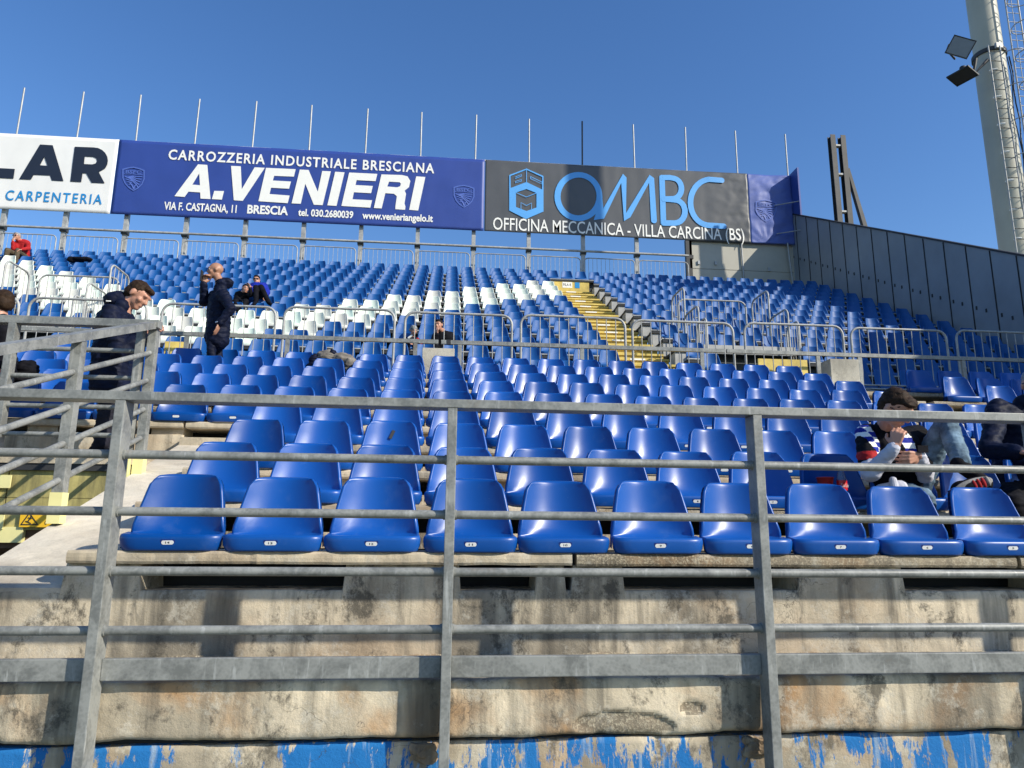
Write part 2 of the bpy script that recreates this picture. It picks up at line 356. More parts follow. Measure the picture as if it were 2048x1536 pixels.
# ------------------------------------------------------------------ seats
def seat_mesh(name, W=.231, H=.372, nu=14, thick=.006, plate=True, gap_w=1., mat='blue', lift=0., depth=.272, detail=True):
    prof = [(.016, .002, .90, 0), (.010, .009, .945, 0), (.004, .026, .985, 0), (-.003, .054, 1.0, 0), (-.001, .063, .998, 0), (.007, .0690, .99, 0), (.026, .0700, .985, .0),
            (.055, .066, .982, .006), (.11, .061, .98, .014), (.19, .060, .975, .022), (.27, .070, .965, .030), (.33, .090, .945, .036), (.368, .120, .918, .038), (.395, .157, .885, .038),
            (.414, .195, .855, .038), (.430, .235, .820, .036), (.443, .278, .78, .034), (.452, .315, .742, .032), (.457, .337, .712, .030), (.461, .351, .680, .028), (.467, .360, .628, .026), (.479, .362, .605, .024), (.487, .355, .61, .024)]
    if not detail: prof = [prof[i] for i in (0, 2, 4, 6, 9, 11, 13, 15, 17, 19, 20, 22)]
    if not detail: prof = [(y, z, wf * (1 if z < .2 else 1 - (z - .2) * .22), cv) for y, z, wf, cv in prof]
    us = [math.sin(math.pi / 2 * (-1 + 2 * i / nu)) for i in range(nu + 1)]
    sv = []; nt_ = len(prof)
    for j, (y, z, wf, cv) in enumerate(prof):
        for u in us:
            x = u * W * wf; yy = y * depth / .49; zz = z * H / .36 + lift
            if y > .25: yy -= cv * 2.2 * (abs(u) ** 2.0) * min(1, (y - .25) / .12)                       # concave back
            elif y >= .04: zz += cv * .9 * abs(u) ** 3                                # dished pan
            if y < .10: yy += .038 * abs(u) ** 9 * (1 - max(0, y) / .10); zz -= .0 * abs(u) ** 6             # rounded front corners
            if z > .33 and y > .4: zz -= .008 * abs(u) ** 8 + .005 * u * u                          # round top corners
            sv.append(Vector((x, yy, zz)))
    n = nu + 1; fs = [(j * n + i, j * n + i + 1, (j + 1) * n + i + 1, (j + 1) * n + i) for j in range(nt_ - 1) for i in range(nu)]
    me = bpy.data.meshes.new(name); me.from_pydata([tuple(v) for v in sv], [], fs)
    bm = bmesh.new(); bm.from_mesh(me)
    # side flanges: pull the outline back/down so every edge reads as a rolled rim
    bm.edges.ensure_lookup_table(); bm.verts.ensure_lookup_table()
    bm.normal_update()
    VV = list(bm.verts); L = [j * n for j in range(nt_)]; R = [j * n + nu for j in range(nt_)]
    for side, sg in ((L, -1), (R, 1)):
        prev = None
        for j in side:
            v = VV[j]; y, z, wf, cv = prof[j // n]
            if y < .06: d1 = Vector((sg * .004, .012, -.002)); d2 = Vector((sg * .001, .03, -.006))
            elif y < .36: d1 = Vector((sg * .006, .0, -.006)); d2 = Vector((sg * .009, .004, -.055 if y < .3 else -.04))
            else: d1 = Vector((sg * .007, .004, -.001)); d2 = Vector((sg * .010, .022, -.004))
            a = bm.verts.new(v.co + d1); b = bm.verts.new(v.co + d2)
            if prev:
                for p, q, r, t in ((prev[0], v, a, prev[1]), (prev[1], a, b, prev[2])):
                    bm.faces.new((p, q, r, t) if sg > 0 else (t, r, q, p))
            prev = (v, a, b)
    ret = bmesh.ops.solidify(bm, geom=list(bm.faces), thickness=-thick) if detail else None
    bmesh.ops.recalc_face_normals(bm, faces=bm.faces)
    for f in bm.faces: f.smooth = True
    bm.to_mesh(me); bm.free(); me.materials.append(M[mat]); return me
SEAT = seat_mesh('seat_shell')
# a separate curled hole plug and plate
def plate_mesh():
    mb = MB(); pts = []
    for k in range(16):
        a = 2 * math.pi * k / 16; x = .0185 * (1 if math.cos(a) > 0 else -1) + .0095 * math.cos(a); z = .0100 * math.sin(a); pts.append((x, z))
    mb.prism(pts, 'y', -.0005, .003); return mb.mesh('number_plate', ('plate',))
PLATE = plate_mesh()
FRAME = MB()
_o = [(-.030, -.0145), (.030, -.0145), (.034, -.01), (.034, .01), (.030, .0145), (-.030, .0145), (-.034, .01), (-.034, -.01)]
FRAME.prism(_o, 'y', .0, .004); FRAME = FRAME.mesh('plate_recess', (plain('recess_blue', (.003, .03, .2), .5),))
HOLE = MB(); HOLE.prism([(.010 * math.cos(a), .007 * math.sin(a)) for a in [2 * math.pi * k / 12 for k in range(12)]], 'y', -.001, .003); HOLE = HOLE.mesh('drain_hole', ('ink',))
def text_obj(s, mat, name='lettering', parent=None, bold=0., shear=0., box=None, Y=0., space=1., font_size=1.):
    """flat lettering facing -Y fitted into box = (x0, x1, z0, z1) at depth Y"""
    cu = bpy.data.curves.new(name, 'FONT'); cu.body = s; cu.size = 1; cu.offset = bold; cu.shear = shear; cu.space_character = space; cu.resolution_u = 3
    o = bpy.data.objects.new(name, cu); RC.objects.link(o); me = evaluated(o); bpy.data.objects.remove(o)
    n = len(me.vertices); a = np.empty(n * 3); me.vertices.foreach_get('co', a); a = a.reshape(-1, 3)
    mn, mx = a.min(0), a.max(0); x0, x1, z0, z1 = box; b = np.zeros_like(a)
    b[:, 0] = x0 + (a[:, 0] - mn[0]) / (mx[0] - mn[0]) * (x1 - x0); b[:, 2] = z0 + (a[:, 1] - mn[1]) / (mx[1] - mn[1]) * (z1 - z0); b[:, 1] = Y
    me.vertices.foreach_set('co', b.ravel()); me.materials.clear(); me.materials.append(M[mat]); me.update()
    return link(name, me, parent)
NUMS = {}
ORD = ['front', 'second', 'third', 'fourth', 'fifth', 'sixth', 'seventh', 'eighth', 'ninth', 'tenth', 'eleventh', 'twelfth', 'thirteenth', 'fourteenth', 'fifteenth', 'sixteenth',
       'seventeenth', 'eighteenth', 'nineteenth', 'twentieth']
def ordn(i):
    return (['first'] + ORD[1:])[i - 1] if i <= 20 else '%dth' % i if i % 10 not in (1, 2, 3) else '%d%s' % (i, {1: 'st', 2: 'nd', 3: 'rd'}[i % 10])
n_lower = 0
for k in range(9):
    lst = []
    if k < 4: lst = list(range(-3, 11))
    else: lst = list(range(-12, 11))
    if k >= 6: lst += list(range(14, 18))
    if k == 4: lst += [11]
    vis = 0
    for n in lst:
        x = col_x(n, k); y = NOSE_Y + PITCH * k - .012; z = NOSE_Z + RISE * k
        if x / y < -.66 or x / y > 1.25: continue
        vis += 1
        if n >= 14: lab = 'blue seat right of the concrete block, %s row from the front, %s along' % (ORD[k], ordn(n - 13))
        elif k == 0: lab = 'glossy blue seat in the front row, %s from the left' % ordn(vis)
        else: lab = 'lower block blue seat, %s row from the front, %s from the left' % (ORD[k], ordn(vis))
        t = thing('stadium_seat', lab, 'seat', 'blue seats of the lower block', (x + random.uniform(-.004, .004), y + random.uniform(-.004, .004), z), random.uniform(-.022, .022)); t.rotation_euler.x = random.uniform(-.02, .02)
        link('shell', SEAT, t)
        if k < 6 or n < 0:
            r = link('plate_recess', FRAME, t, None, (0, -.0055, .0395)); r.rotation_euler = (math.radians(14), 0, 0); p = link('number_plate', PLATE, r, None, (0, -.0015, 0))
            if k < 2:
                num = str(max(1, 11 - n))
                if num not in NUMS: NUMS[num] = text_obj(num, 'ink', 'seat_number', None, .02, 0, (-.005 * len(num), .005 * len(num), -.005, .005), -.0002)
                else:
                    pass
                d = link('seat_number', NUMS[num].data, p, None, (0, -.0008, 0))
        if k < 2:
            h = link('drain_hole', HOLE, t, None, (.055, .030, .0705)); h.rotation_euler = (math.radians(-80), 0, 0)
        n_lower += 1
C.l = [o for o in C.l if o not in set(NUMS.values())]
for o in NUMS.values(): bpy.data.objects.remove(o)
st0 = P(784, 869, 5.283); o = MB().box(-.011, .011, -.001, .001, -.035, .035).build('sticker', 'ink', None, st0); o.rotation_euler = (math.radians(-14), math.radians(22), 0); tag(o, 'small black sticker on the back of a blue seat in the third row', 'sticker')
# ------------------------------------------------------------------ upper steel stand
UY, UZ, UP, UR = 23.0, 8.65, .78, .4115
up = thing('steel_stand', 'steep tubular stand behind with blue seats, a white V and yellow stairs', 'grandstand')
def ux(c): return 2.95 - SP * (c - 1)
XR, XL = 12.75, -15.6
AIS = (3.20, 4.62)
VOM = ((5.15, 7.08), (-9.0, -6.95))
NK = 16
for k in range(NK):
    yb = UY - UP * k; zd = UZ - UR * k - .45
    segs = [(XL, AIS[0]), (AIS[1], XR)] if k else [(XL, XR)]
    if k >= 12:
        new = []
        for a, b in segs:
            cut = [v for v in VOM if v[0] > a and v[1] < b]
            if cut: new += [(a, cut[0][0]), (cut[0][1], b)]
            else: new.append((a, b))
        segs = new
    for a, b in segs:
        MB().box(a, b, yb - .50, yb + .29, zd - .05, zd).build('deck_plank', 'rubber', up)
        MB().box(a + .02, b - .02, yb - .36, yb - .33, zd - UR - .02, zd - .05).build('riser', 'shade_sheet', up)  # dark backing sheet in place of the shade in the open riser
        if a == AIS[1]:
            MB().box(a + .01, a + .30, yb - .47, yb - .1, zd - .36, zd - .052).build('end_box', 'boxgrey', up)
        MB().tube([(a, yb - .44, zd + .035), (b, yb - .44, zd + .035)], .018, 6).build('seat_rail', 'steel_far', up)
    # two yellow steps to a row
    for h in (0, 1):
        y1 = yb + .28 - .39 * h; zz = zd - .12 - .206 * h
        if k == 0: continue
        st = MB().box(AIS[0], AIS[1], y1 - .40, y1 + .03, zz - .045, zz).build('stair_step', 'yellow', up)
        MB().box(AIS[0], AIS[1], y1 - .365, y1 - .345, zz - .206, zz - .046).build('stair_riser', 'yellow', up)
        if h == 0 and k < 14:
            MB().box(3.78, 4.10, y1 - .404, y1 - .4005, zz - .04, zz - .004).build('row_sticker', 't_white', up)
# panel under the row that bridges the stair head, with three stickers
pn = MB().box(AIS[0], AIS[1], 22.52, 22.56, 7.76, 8.18).build('yellow_panel', 'yellow', up)
for x0, x1, m_ in ((3.27, 3.45, 'boxgrey'), (3.72, 4.05, 't_white'), (4.14, 4.30, 't_cyan')):
    q = MB().box(x0, x1, 22.513, 22.519, 7.93, 8.13).build('sticker', m_, pn)
text_obj('FILA R', 'ink', 'lettering', pn, .01, 0, (3.75, 4.02, 7.99, 8.08), 22.511)
# portal fronts
for a, b in VOM:
    MB().box(a, b, 13.72, 13.80, 3.56, 3.74).build('portal_beam', 'boxgrey', up)
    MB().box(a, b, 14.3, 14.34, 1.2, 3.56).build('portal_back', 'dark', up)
for x0, x1, z0, z1, yy in ((5.45, 6.55, 2.2, 3.02, 11.9), (-4.62, -4.30, 2.6, 3.0, 11.9), (3.3, 4.4, 1.9, 2.45, 11.4)):
    for i in range(max(1, int((x1 - x0) / .45))):
        a = x0 + i * .46; MB().box(a, min(x1, a + .44), yy, yy + .04, z0, z1).build('yellow_panel', 'yellow', up)
# undercroft behind the barriers
MB().box(XL, XR, 12.2, 12.25, 1.2, 2.6).build('undercroft_screen', 'shade_sheet', up)
USEAT = {}
for m_ in ('blue_up', 'white'):
    USEAT[m_] = seat_mesh('seat_' + m_, W=.216, H=.425, nu=8, plate=False, mat=m_, lift=.028, depth=.34, detail=False)
    bm = bmesh.new(); bm.from_mesh(USEAT[m_])
    for sx in (-.2, .2):
        b0 = MB().box(sx - .012, sx + .012, .05, .10, .05, .085); mm = b0.mesh('t'); bm.from_mesh(mm)
        b0 = MB().box(sx - .02, sx + .02, .10, .30, .01, .05); mm2 = b0.mesh('t'); bm.from_mesh(mm2)
    bm.faces.ensure_lookup_table(); nf = len(bm.faces)
    for i in range(nf - 24, nf): bm.faces[i].material_index = 1 if (nf - i) > 18 or 6 < (nf - i) <= 12 else 2
    bm.to_mesh(USEAT[m_]); bm.free(); USEAT[m_].materials.append(M['bolt']); USEAT[m_].materials.append(M['rubber'])
def white_start(c):
    return 3 + (c - 1) // 2 if c <= 14 else (10 if c <= 18 else 10 - (c - 18) // 2)
ups = []
for k in range(15):
    for c in range(-23, 40):
        x = ux(c); yb = UY - UP * k; s = x / yb
        if s < -.66 or x > 12.55: continue
        if s > .93: continue
        if k and -2 <= c <= 0: continue
        if k >= 12 and any(a - .1 < x < b + .1 for a, b in VOM): continue
        wh = c >= 1 and white_start(c) <= k < white_start(c) + 3
        ups.append((k, c, x, yb - .44, UZ - UR * k - .45, wh))
whites = [u for u in ups if u[5]]; blues = sorted([u for u in ups if not u[5]], key=lambda u: -u[0])
nb = max(0, 300 - n_lower - len(whites)); singles = whites + blues[:nb]; rest = blues[nb:]
for (k, c, x, y, z, wh) in singles:
    side = '%s left of the stairs' % ordn(c) if c >= 1 else '%s right of the stairs' % ordn(-c - 2 if c < 0 else 1)
    o = link('stadium_seat', USEAT['white' if wh else 'blue_up'], None, None, (x, y, z)); o.rotation_euler = (0, 0, random.uniform(-.02, .02))
    tag(o, '%s upper stand seat, %s row from top, %s' % ('white' if wh else 'blue', ordn(k + 1), side), 'seat', 'white seats forming a V in the upper stand' if wh else 'blue seats of the upper stand')
me0 = USEAT['blue_up']; n0 = len(me0.vertices); a0 = np.empty(n0 * 3); me0.vertices.foreach_get('co', a0); a0 = a0.reshape(-1, 3)
vs = []; fs = []; mi = []
f0 = [tuple(p.vertices) for p in me0.polygons]; m0 = [p.material_index for p in me0.polygons]
for i, (k, c, x, y, z, wh) in enumerate(rest):
    th = random.uniform(-.02, .02); R = np.array([[math.cos(th), -math.sin(th), 0], [math.sin(th), math.cos(th), 0], [0, 0, 1]])
    vs.append(a0 @ R.T + np.array([x, y, z])); fs += [tuple(q + i * n0 for q in f) for f in f0]; mi += m0
me = bpy.data.meshes.new('distant_seats'); me.from_pydata(np.concatenate(vs).tolist(), [], fs); me.polygons.foreach_set('material_index', mi)
me.polygons.foreach_set('use_smooth', [True] * len(fs))
for m_ in me0.materials: me.materials.append(m_)
ro = link('upper_stand_seats', me); tag(ro, 'remaining blue seats in the far rows of the upper stand', 'seats'); ro['kind'] = 'stuff'
# ------------------------------------------------------------------ crowd barriers
def barrier(width, height, name_lab, group, nb=10, r=.021, rb=.008, mat='steel_far'):
    t = thing('crowd_barrier', name_lab, 'barrier', group)
    c = .16; pts = [(-width / 2, 0, 0), (-width / 2, 0, height - c)]
    pts += [(-width / 2 + c * (1 - math.cos(a)), 0, height - c + c * math.sin(a)) for a in [math.pi / 2 * i / 5 for i in range(1, 6)]]
    pts += [(width / 2 - c * (1 - math.cos(a)), 0, height - c + c * math.sin(a)) for a in [math.pi / 2 * i / 5 for i in range(5, 0, -1)]]
    pts += [(width / 2, 0, height - c), (width / 2, 0, 0)]
    f = MB().tube(pts, r, 8); f.tube([(-width / 2, 0, .14), (width / 2, 0, .14)], r * .7, 6); f.build('frame', mat, t)
    bar = MB().tube([(0, 0, .14), (0, 0, height - .01)], rb, 6).mesh('bar', (mat,))
    for i in range(nb): link('bar', bar, t, None, (-width / 2 + width * (i + 1) / (nb + 1), 0, 0))
    f2 = MB()
    for sx in (-1, 1): f2.tube([(sx * width * .38, -.24, -.02), (sx * width * .38, 0, .05), (sx * width * .38, .24, -.02)], r * .7, 6)
    f2.build('foot', mat, t); reg(t); return t
words = ['first', 'second', 'third', 'fourth', 'fifth', 'sixth', 'seventh', 'eighth', 'ninth', 'tenth', 'eleventh', 'twelfth', 'thirteenth']
b0 = barrier(1.74, 1.14, '', 'crowd barriers along the walkway behind the lower seats')
mids = [-.485 - .082 - .0, -.321, -.154, .0145, .181, .347, .516, .686, .852]
for i, s in enumerate(mids):
    t = b0 if i == 0 else copy_tree(b0); t.location = (s * 11.3 if i else -.494 * 11.3, 11.3 + (.06 if i % 2 else 0), 2.34); t.rotation_euler.z = random.uniform(-.01, .01)
    t['label'] = 'tubular crowd barrier along the walkway behind the lower seats, %s from the left' % words[i]
e0 = copy_tree(b0); e0.location = (-.662 * 11.3, 11.3, 2.34); e0['label'] = 'tubular crowd barrier on the walkway cut by the left edge'
b1 = barrier(1.86, 1.30, '', 'crowd barriers under the advertising banners', 11, .020, .007)
for i in range(12):
    t = b1 if i == 0 else copy_tree(b1); s0 = -.626 + .0824 * (i + .5)
    t.location = (s0 * 24.3 - .06, 24.3, 8.42)
    t['label'] = 'barrier on the top row under the banners, %s from the left' % words[i]
b2 = barrier(.86, 1.55, '', 'stepped barriers round the portals in the upper stand', 4)
b3 = barrier(1.62, 1.55, '', 'stepped barriers round the portals in the upper stand', 9)
first = True; idx = 0
for (xa, xb), nm in ((VOM[0], 'right'), (VOM[1], 'left')):
    for xx, sd_ in ((xa, 'left'), (xb, 'right')):
        for (yn, yf, zt), lv in (((14.77, 15.60, 5.34), 'upper'), ((13.90, 14.80, 4.65), 'middle'), ((13.50, 14.0, 4.245), 'lower')):
            t = b2 if first else copy_tree(b2); first = False
            t.location = (xx, (yn + yf) / 2, zt - 1.55); t.rotation_euler.z = math.pi / 2
            if lv == 'lower': t.scale = (.6, 1, 1)
            t['label'] = '%s stepped barrier on the %s side of the %s portal in the upper stand' % (lv, sd_, nm)
for i, ((xa, xb), nm) in enumerate(zip(VOM, ('right', 'left'))):
    t = b3 if i == 0 else copy_tree(b3); t.location = ((xa + xb) / 2, 15.62, 5.33 - 1.55); t['label'] = 'straight barrier across the back of the %s portal in the upper stand' % nm
# ------------------------------------------------------------------ rail at the back of the lower block, concrete blocks
br = thing('guard_rail', 'plain steel guard rail behind the last lower row', 'railing')
for x0, x1 in ((-7.4, -.14), (-.10, 4.05), (4.08, 12.5)): MB().box(x0, x1, 9.93, 9.975, 2.595, 2.65).build('rail', 'steel', br)
for s in (-.5, -.36, -.2239, -.0463, .0168, .1934, .3724, .5507, .6159, .7821, .93): MB().box(s * 9.95 - .028, s * 9.95 + .028, 9.935, 9.97, 1.7, 2.594).build('post', 'steel', br)
MB().box(-.02, .035, 9.925, 9.98, 2.59, 2.655).build('coupling', 'ink', br)
o = MB().box(-.36, .09, 9.90, 10.15, 1.75, 2.52).build('concrete_block', 'block', None, None, .006); tag(o, 'pale concrete block behind the last lower row in front of the seated child', 'block')
o = MB().box(5.64, 6.08, 9.90, 10.18, 1.7, 2.545).build('concrete_block', 'block', None, None, .006); tag(o, 'pale concrete block at the right end of the lower seats', 'block')
# ------------------------------------------------------------------ banner wall: posts, poles, tubes, banners
SGY = 24.5
bw = thing('banner_scaffold', 'row of steel posts and tubes holding the advertising banners', 'scaffold')
for i in range(13):
    x = (-.626 + .0824 * i) * SGY
    MB().box(x - .07, x + .07, SGY + .10, SGY + .24, 8.1, 13.3).build('post', 'steel_far' if i < 12 else 'darksteel', bw)
    MB().box(x - .10, x + .10, SGY + .04, SGY + .26, 9.98, 10.12).build('coupler', 'darksteel', bw)
MB().tube([(-16.5, SGY + .02, 10.07), (8.8, SGY + .02, 10.07)], .045, 8).build('tube', 'steel_far', bw)
MB().box(-16.8, 12.9, SGY + .03, SGY + .09, 13.46, 13.51).build('top_edge', 't_white', bw)
for i in range(15):
    x = (-.626 + .0824 * i) * SGY
    o = MB().tube([(x, SGY + .12, 13.0), (x + random.uniform(-.03, .03), SGY + .12, 15.36 + random.uniform(-.03, .03))], .030, 8).build('pole', 'darksteel' if i == 10 else 'steel_white')  # one pole coloured dark for the tower's shadow falling across it
    tag(o, 'thin upright pole above the banners, %s from the left' % ordn(i + 1), 'pole', 'bare poles rising above the banners')
ZT, ZB = 13.485, 10.67
def px_of(pts, Y): return [(P(a, b, Y).x, P(a, b, Y).z) for a, b in pts]
def wry(x, z):
    q = min(1., max(0., (x - 9.2) / 3.2)); d = math.hypot(x - 11.85, (z - ZB) * .8)
    return -q * (.045 * noise.fractal(Vector((x * 1.3, z * 2.2, 5)), .9, 2, 3) + .022 * math.sin(math.atan2(z - ZB + .05, x - 11.85) * 15) * math.exp(-d * 1.6) * min(1, d * 3) + .05)
def banner(x0, x1, mat, label, wr=0.):
    nx = max(4, int((x1 - x0) / (.06 if wr else .12))); nz = 44 if wr else 22; mb = MB(); vs = []
    for j in range(nz + 1):
        for i in range(nx + 1):
            u = i / nx; v = j / nz; x = x0 + (x1 - x0) * u; z = ZB + (ZT - ZB) * v
            y = SGY + .010 * noise.noise(Vector((x * .9, z * 1.4, 2))) + .006 * noise.noise(Vector((x * 3.1, z * .7, 6)))
            if wr:
                y += wry(x, z)
            vs.append((x, y, z))
    n = nx + 1
    mb.add(vs, [(j * n + i, j * n + i + 1, (j + 1) * n + i + 1, (j + 1) * n + i) for j in range(nz) for i in range(nx)], 0, True)
    m = mb.mesh('cloth', (mat,)); bm = bmesh.new(); bm.from_mesh(m); bmesh.ops.solidify(bm, geom=list(bm.faces), thickness=-.012); bm.to_mesh(m); bm.free()
    t = thing('advertising_banner', label, 'banner'); link('cloth', m, t); return t
X = lambda px, py=360: P(px, py, SGY).x
LY = SGY - .03
bA = banner(-16.7, X(230, 350) - .01, 'b_white', 'white banner with black LAR and blue CARPENTERIA')
bB = banner(X(230, 350) + .01, X(969, 395) - .01, 'b_blue', 'deep blue banner reading A.VENIERI')
bC = banner(X(969, 395) + .01, X(1497, 420), 'b_grey', 'dark grey banner with light blue OMBC logo', 1.)
bD = banner(X(1497, 420) + .008, 12.93, 'b_violet', 'crumpled blue end banner lightened for its sheen, with a pale crest', 1.)
def filled(splines, mat, parent, Y=LY, name='lettering'):
    cu = bpy.data.curves.new(name, 'CURVE'); cu.dimensions = '2D'; cu.fill_mode = 'BOTH'
    for pts in splines:
        sp = cu.splines.new('POLY'); sp.points.add(len(pts) - 1); sp.use_cyclic_u = True
        for i, (a, b) in enumerate(pts): sp.points[i].co = (a, b, 0, 1)
    o = bpy.data.objects.new(name, cu); RC.objects.link(o); me = evaluated(o); bpy.data.objects.remove(o)
    for v in me.vertices: v.co = (v.co.x, Y, v.co.y)
    me.materials.clear(); me.materials.append(M[mat]); return link(name, me, parent)
def zz1(pts): return px_of([(a / 5.12, 140 + b / 5.12) for a, b in pts], LY)
filled([zz1([(195, 1118), (410, 762), (540, 770), (650, 1138), (530, 1132), (512, 1080), (345, 1073), (318, 1122)]), zz1([(455, 890), (410, 975), (486, 980)])], 't_navy', bA)
Rp = [(720, 1142), (765, 785), (960, 792)] + [(960 + 145 * math.sin(a), 928 - 136 * math.cos(a)) for a in [math.pi * i / 10 for i in range(1, 8)]] + [(1012, 1045), (1072, 1160), (938, 1154), (884, 1058), (846, 1056), (832, 1147)]
filled([zz1(Rp), zz1([(868, 886), (950, 890), (985, 905), (994, 930), (982, 955), (945, 966), (860, 962)])], 't_navy', bA)
filled([zz1([(-260, 988), (-240, 700), (-100, 706), (-110, 998), (152, 1013), (138, 1112), (-270, 1092)])], 't_navy', bA)
def tx(s, mat, par, p0, p1, bold=0., shear=0., space=1.):   # p0 lower left, p1 upper right pixels
    a = P(*p0, LY); b = P(*p1, LY); return text_obj(s, mat, 'lettering', par, bold, shear, (a.x, b.x, a.z, b.z), LY, space)
tx('CARPENTERIA', 't_cyan', bA, (10, 400), (206, 389), .012, 0, 1.25)
tx('CARROZZERIA INDUSTRIALE BRESCIANA', 't_white', bB, (336, 319), (869, 327), .022, 0, 1.18)
def z2(pts, ox=400, oy=170): return px_of([(ox + a / 5.12, oy + b / 5.12) for a, b in pts], LY)
def fl(*spl): filled(list(spl), 't_white', bB)
fl(z2([(-262, 1138), (-20, 812), (75, 818), (108, 1168), (5, 1163), (2, 1100), (-118, 1092), (-158, 1146)]), z2([(-8, 905), (-78, 1020), (0, 1026)]))
fl(z2([(122, 1168), (146, 1084), (246, 1086), (224, 1174)]))
fl(z2([(318, 828), (418, 832), (428, 1066), (560, 842), (664, 848), (438, 1186), (346, 1180)]))
fl(z2([(676, 848), (980, 862), (962, 938), (760, 930), (746, 978), (932, 988), (912, 1062), (728, 1052), (712, 1116), (918, 1132), (898, 1210), (598, 1190)]))
fl(z2([(1022, 866), (1112, 870), (1206, 1092), (1252, 880), (1340, 884), (1256, 1230), (1166, 1226), (1078, 1010), (1032, 1216), (938, 1212)]))
fl(z2([(1384, 888), (1480, 894), (1398, 1238), (1304, 1232)]))
fl(z2([(1528, 896), (1816, 910), (1798, 984), (1604, 974), (1592, 1024), (1770, 1034), (1752, 1108), (1576, 1098), (1562, 1170), (1762, 1180), (1744, 1256), (1448, 1238)]))
fl(z2([(-190, 762), (20, 768), (78, 782), (106, 830), (92, 892), (48, 928), (62, 960), (46, 1060), (56, 1090), (52, 1124), (-48, 1118), (-46, 1080), (-32, 985), (-62, 960), (-150, 954), (-188, 1110), (-268, 1106)], 800, 200), z2([(-112, 836), (-4, 842), (10, 858), (0, 884), (-30, 894), (-130, 886)], 800, 200))
fl(z2([(166, 782), (260, 788), (186, 1132), (94, 1124)], 800, 200))
tx('VIA F. CASTAGNA, 11', 't_white', bB, (327, 422), (474, 410), .025)
tx('BRESCIA', 't_white', bB, (494, 427), (577, 413), .035)
tx('tel. 030.2680039', 't_white', bB, (596, 432), (707, 422), .03)
tx('www.venieriangelo.it', 't_white', bB, (724, 442), (866, 430), .03)
tx('OFFICINA MECCANICA - VILLA CARCINA (BS)', 't_white', bC, (986, 467), (1487, 458), .006)
def crest(par, cx, cy, wpx, hpx, mat='t_crest', Y=LY):
    def q(u, v): p = P(cx + u * wpx / 2, cy - v * hpx / 2 + u * wpx * .025, Y); return (p.x, p.z)
    out = [(-1, .72), (-.55, .86), (0, .95), (.55, .86), (1, .72), (1.0, .0), (.78, -.45), (.42, -.78), (0, -1), (-.42, -.78), (-.78, -.45), (-1.0, .0)]
    inn = [(a * .88, b * .90 - .005) for a, b in out]
    filled([[q(*p) for p in out], [q(*p) for p in inn]], mat, par, Y, 'crest_outline')
    a = q(-.72, .40); b = q(.72, .66); text_obj('BSFC', mat, 'crest_lettering', par, .03, 0, (a[0], b[0], a[1], b[1]), Y)
    mb = MB()
    def sweep(pts, w_):
        w2 = w_ * wpx / 2 * Y / F; vv = [q(*p) for p in pts]; mb.tube([(x, Y, z) for x, z in vv], w2, 6)
    sweep([(-.85, .32), (0, .36), (.85, .32)], .035)
    for i in range(5): sweep([(-.1 - .1 * i, .20 - .02 * i), (.25, .16 - .16 * i), (.80 - .1 * i, .18 - .22 * i)], .05)
    for i in range(4): sweep([(-.78 + .12 * i, .15 - .22 * i), (-.45 + .05 * i, .02 - .16 * i), (-.12, -.10 - .12 * i)], .05)
    sweep([(-.35, -.35), (-.1, -.6), (0, -.85)], .06); sweep([(.3, -.4), (.1, -.6), (0, -.85)], .06)
    for i, v in enumerate(mb.v): mb.v[i] = (v[0], Y + (v[1] - Y) * .05, v[2])
    mb.build('crest_eagle', mat, par)
crest(bB, 267, 357, 45, 50); crest(bB, 928, 392, 42, 47)
crest(bD, 1531, 422, 42, 46, 't_crest', SGY - .02)
def stroke(pts, wpx, mat, par, name='lettering', Y=LY - .002, closed=False):
    mb = MB(); ps = [P(a, b, Y) for a, b in pts]; r = wpx / 2 * Y / F * 1.0
    if closed: ps = ps + [ps[0], ps[1]]
    mb.tube(ps, r, 12)
    for p in ps: 
        pass
    for e in (ps[0], ps[-1]):
        bm = bmesh.new(); bmesh.ops.create_uvsphere(bm, u_segments=12, v_segments=8, radius=r); mm = bpy.data.meshes.new('t'); bm.to_mesh(mm); bm.free()
        mb.add([v.co + e for v in mm.vertices], [tuple(p.vertices) for p in mm.polygons], 0, False)
    for i, v in enumerate(mb.v): mb.v[i] = (v[0], Y + (v[1] - Y) * .002, v[2])
    mb.sm = [False] * len(mb.sm); return mb.build(name, mat, par)
def arc(cx, cy, rx, ry, a0, a1, n=18): return [(cx + rx * math.cos(math.radians(a0 + (a1 - a0) * i / n)), cy - ry * math.sin(math.radians(a0 + (a1 - a0) * i / n))) for i in range(n + 1)]
stroke(arc(1157, 393, 42, 43.5, 0, 360, 36), 13.5, 't_sky', bC)
stroke([(1199, 396), (1201, 415), (1196, 432), (1192, 437)] + [(1204, 433), (1246, 353), (1247.5, 356), (1250, 437), (1256, 431), (1300, 355), (1303, 358), (1308, 441)], 13, 't_sky', bC, Y=LY - .004)
stroke([(1324, 355), (1327, 446)], 13, 't_sky', bC); stroke([(1325, 355), (1340, 355)] + arc(1346, 377, 17, 20.5, 80, -90, 10) + [(1328, 398)], 13, 't_sky', bC, Y=LY - .004)
stroke([(1328, 398), (1342, 399)] + arc(1350, 423, 20, 23, 80, -90, 10) + [(1328, 446)], 13, 't_sky', bC, Y=LY - .006)
stroke([(1443, 361), (1418, 359)] + arc(1420, 405, 39, 46, 100, 262, 16) + [(1420, 451), (1447, 453)], 13, 't_sky', bC, Y=LY - .008)
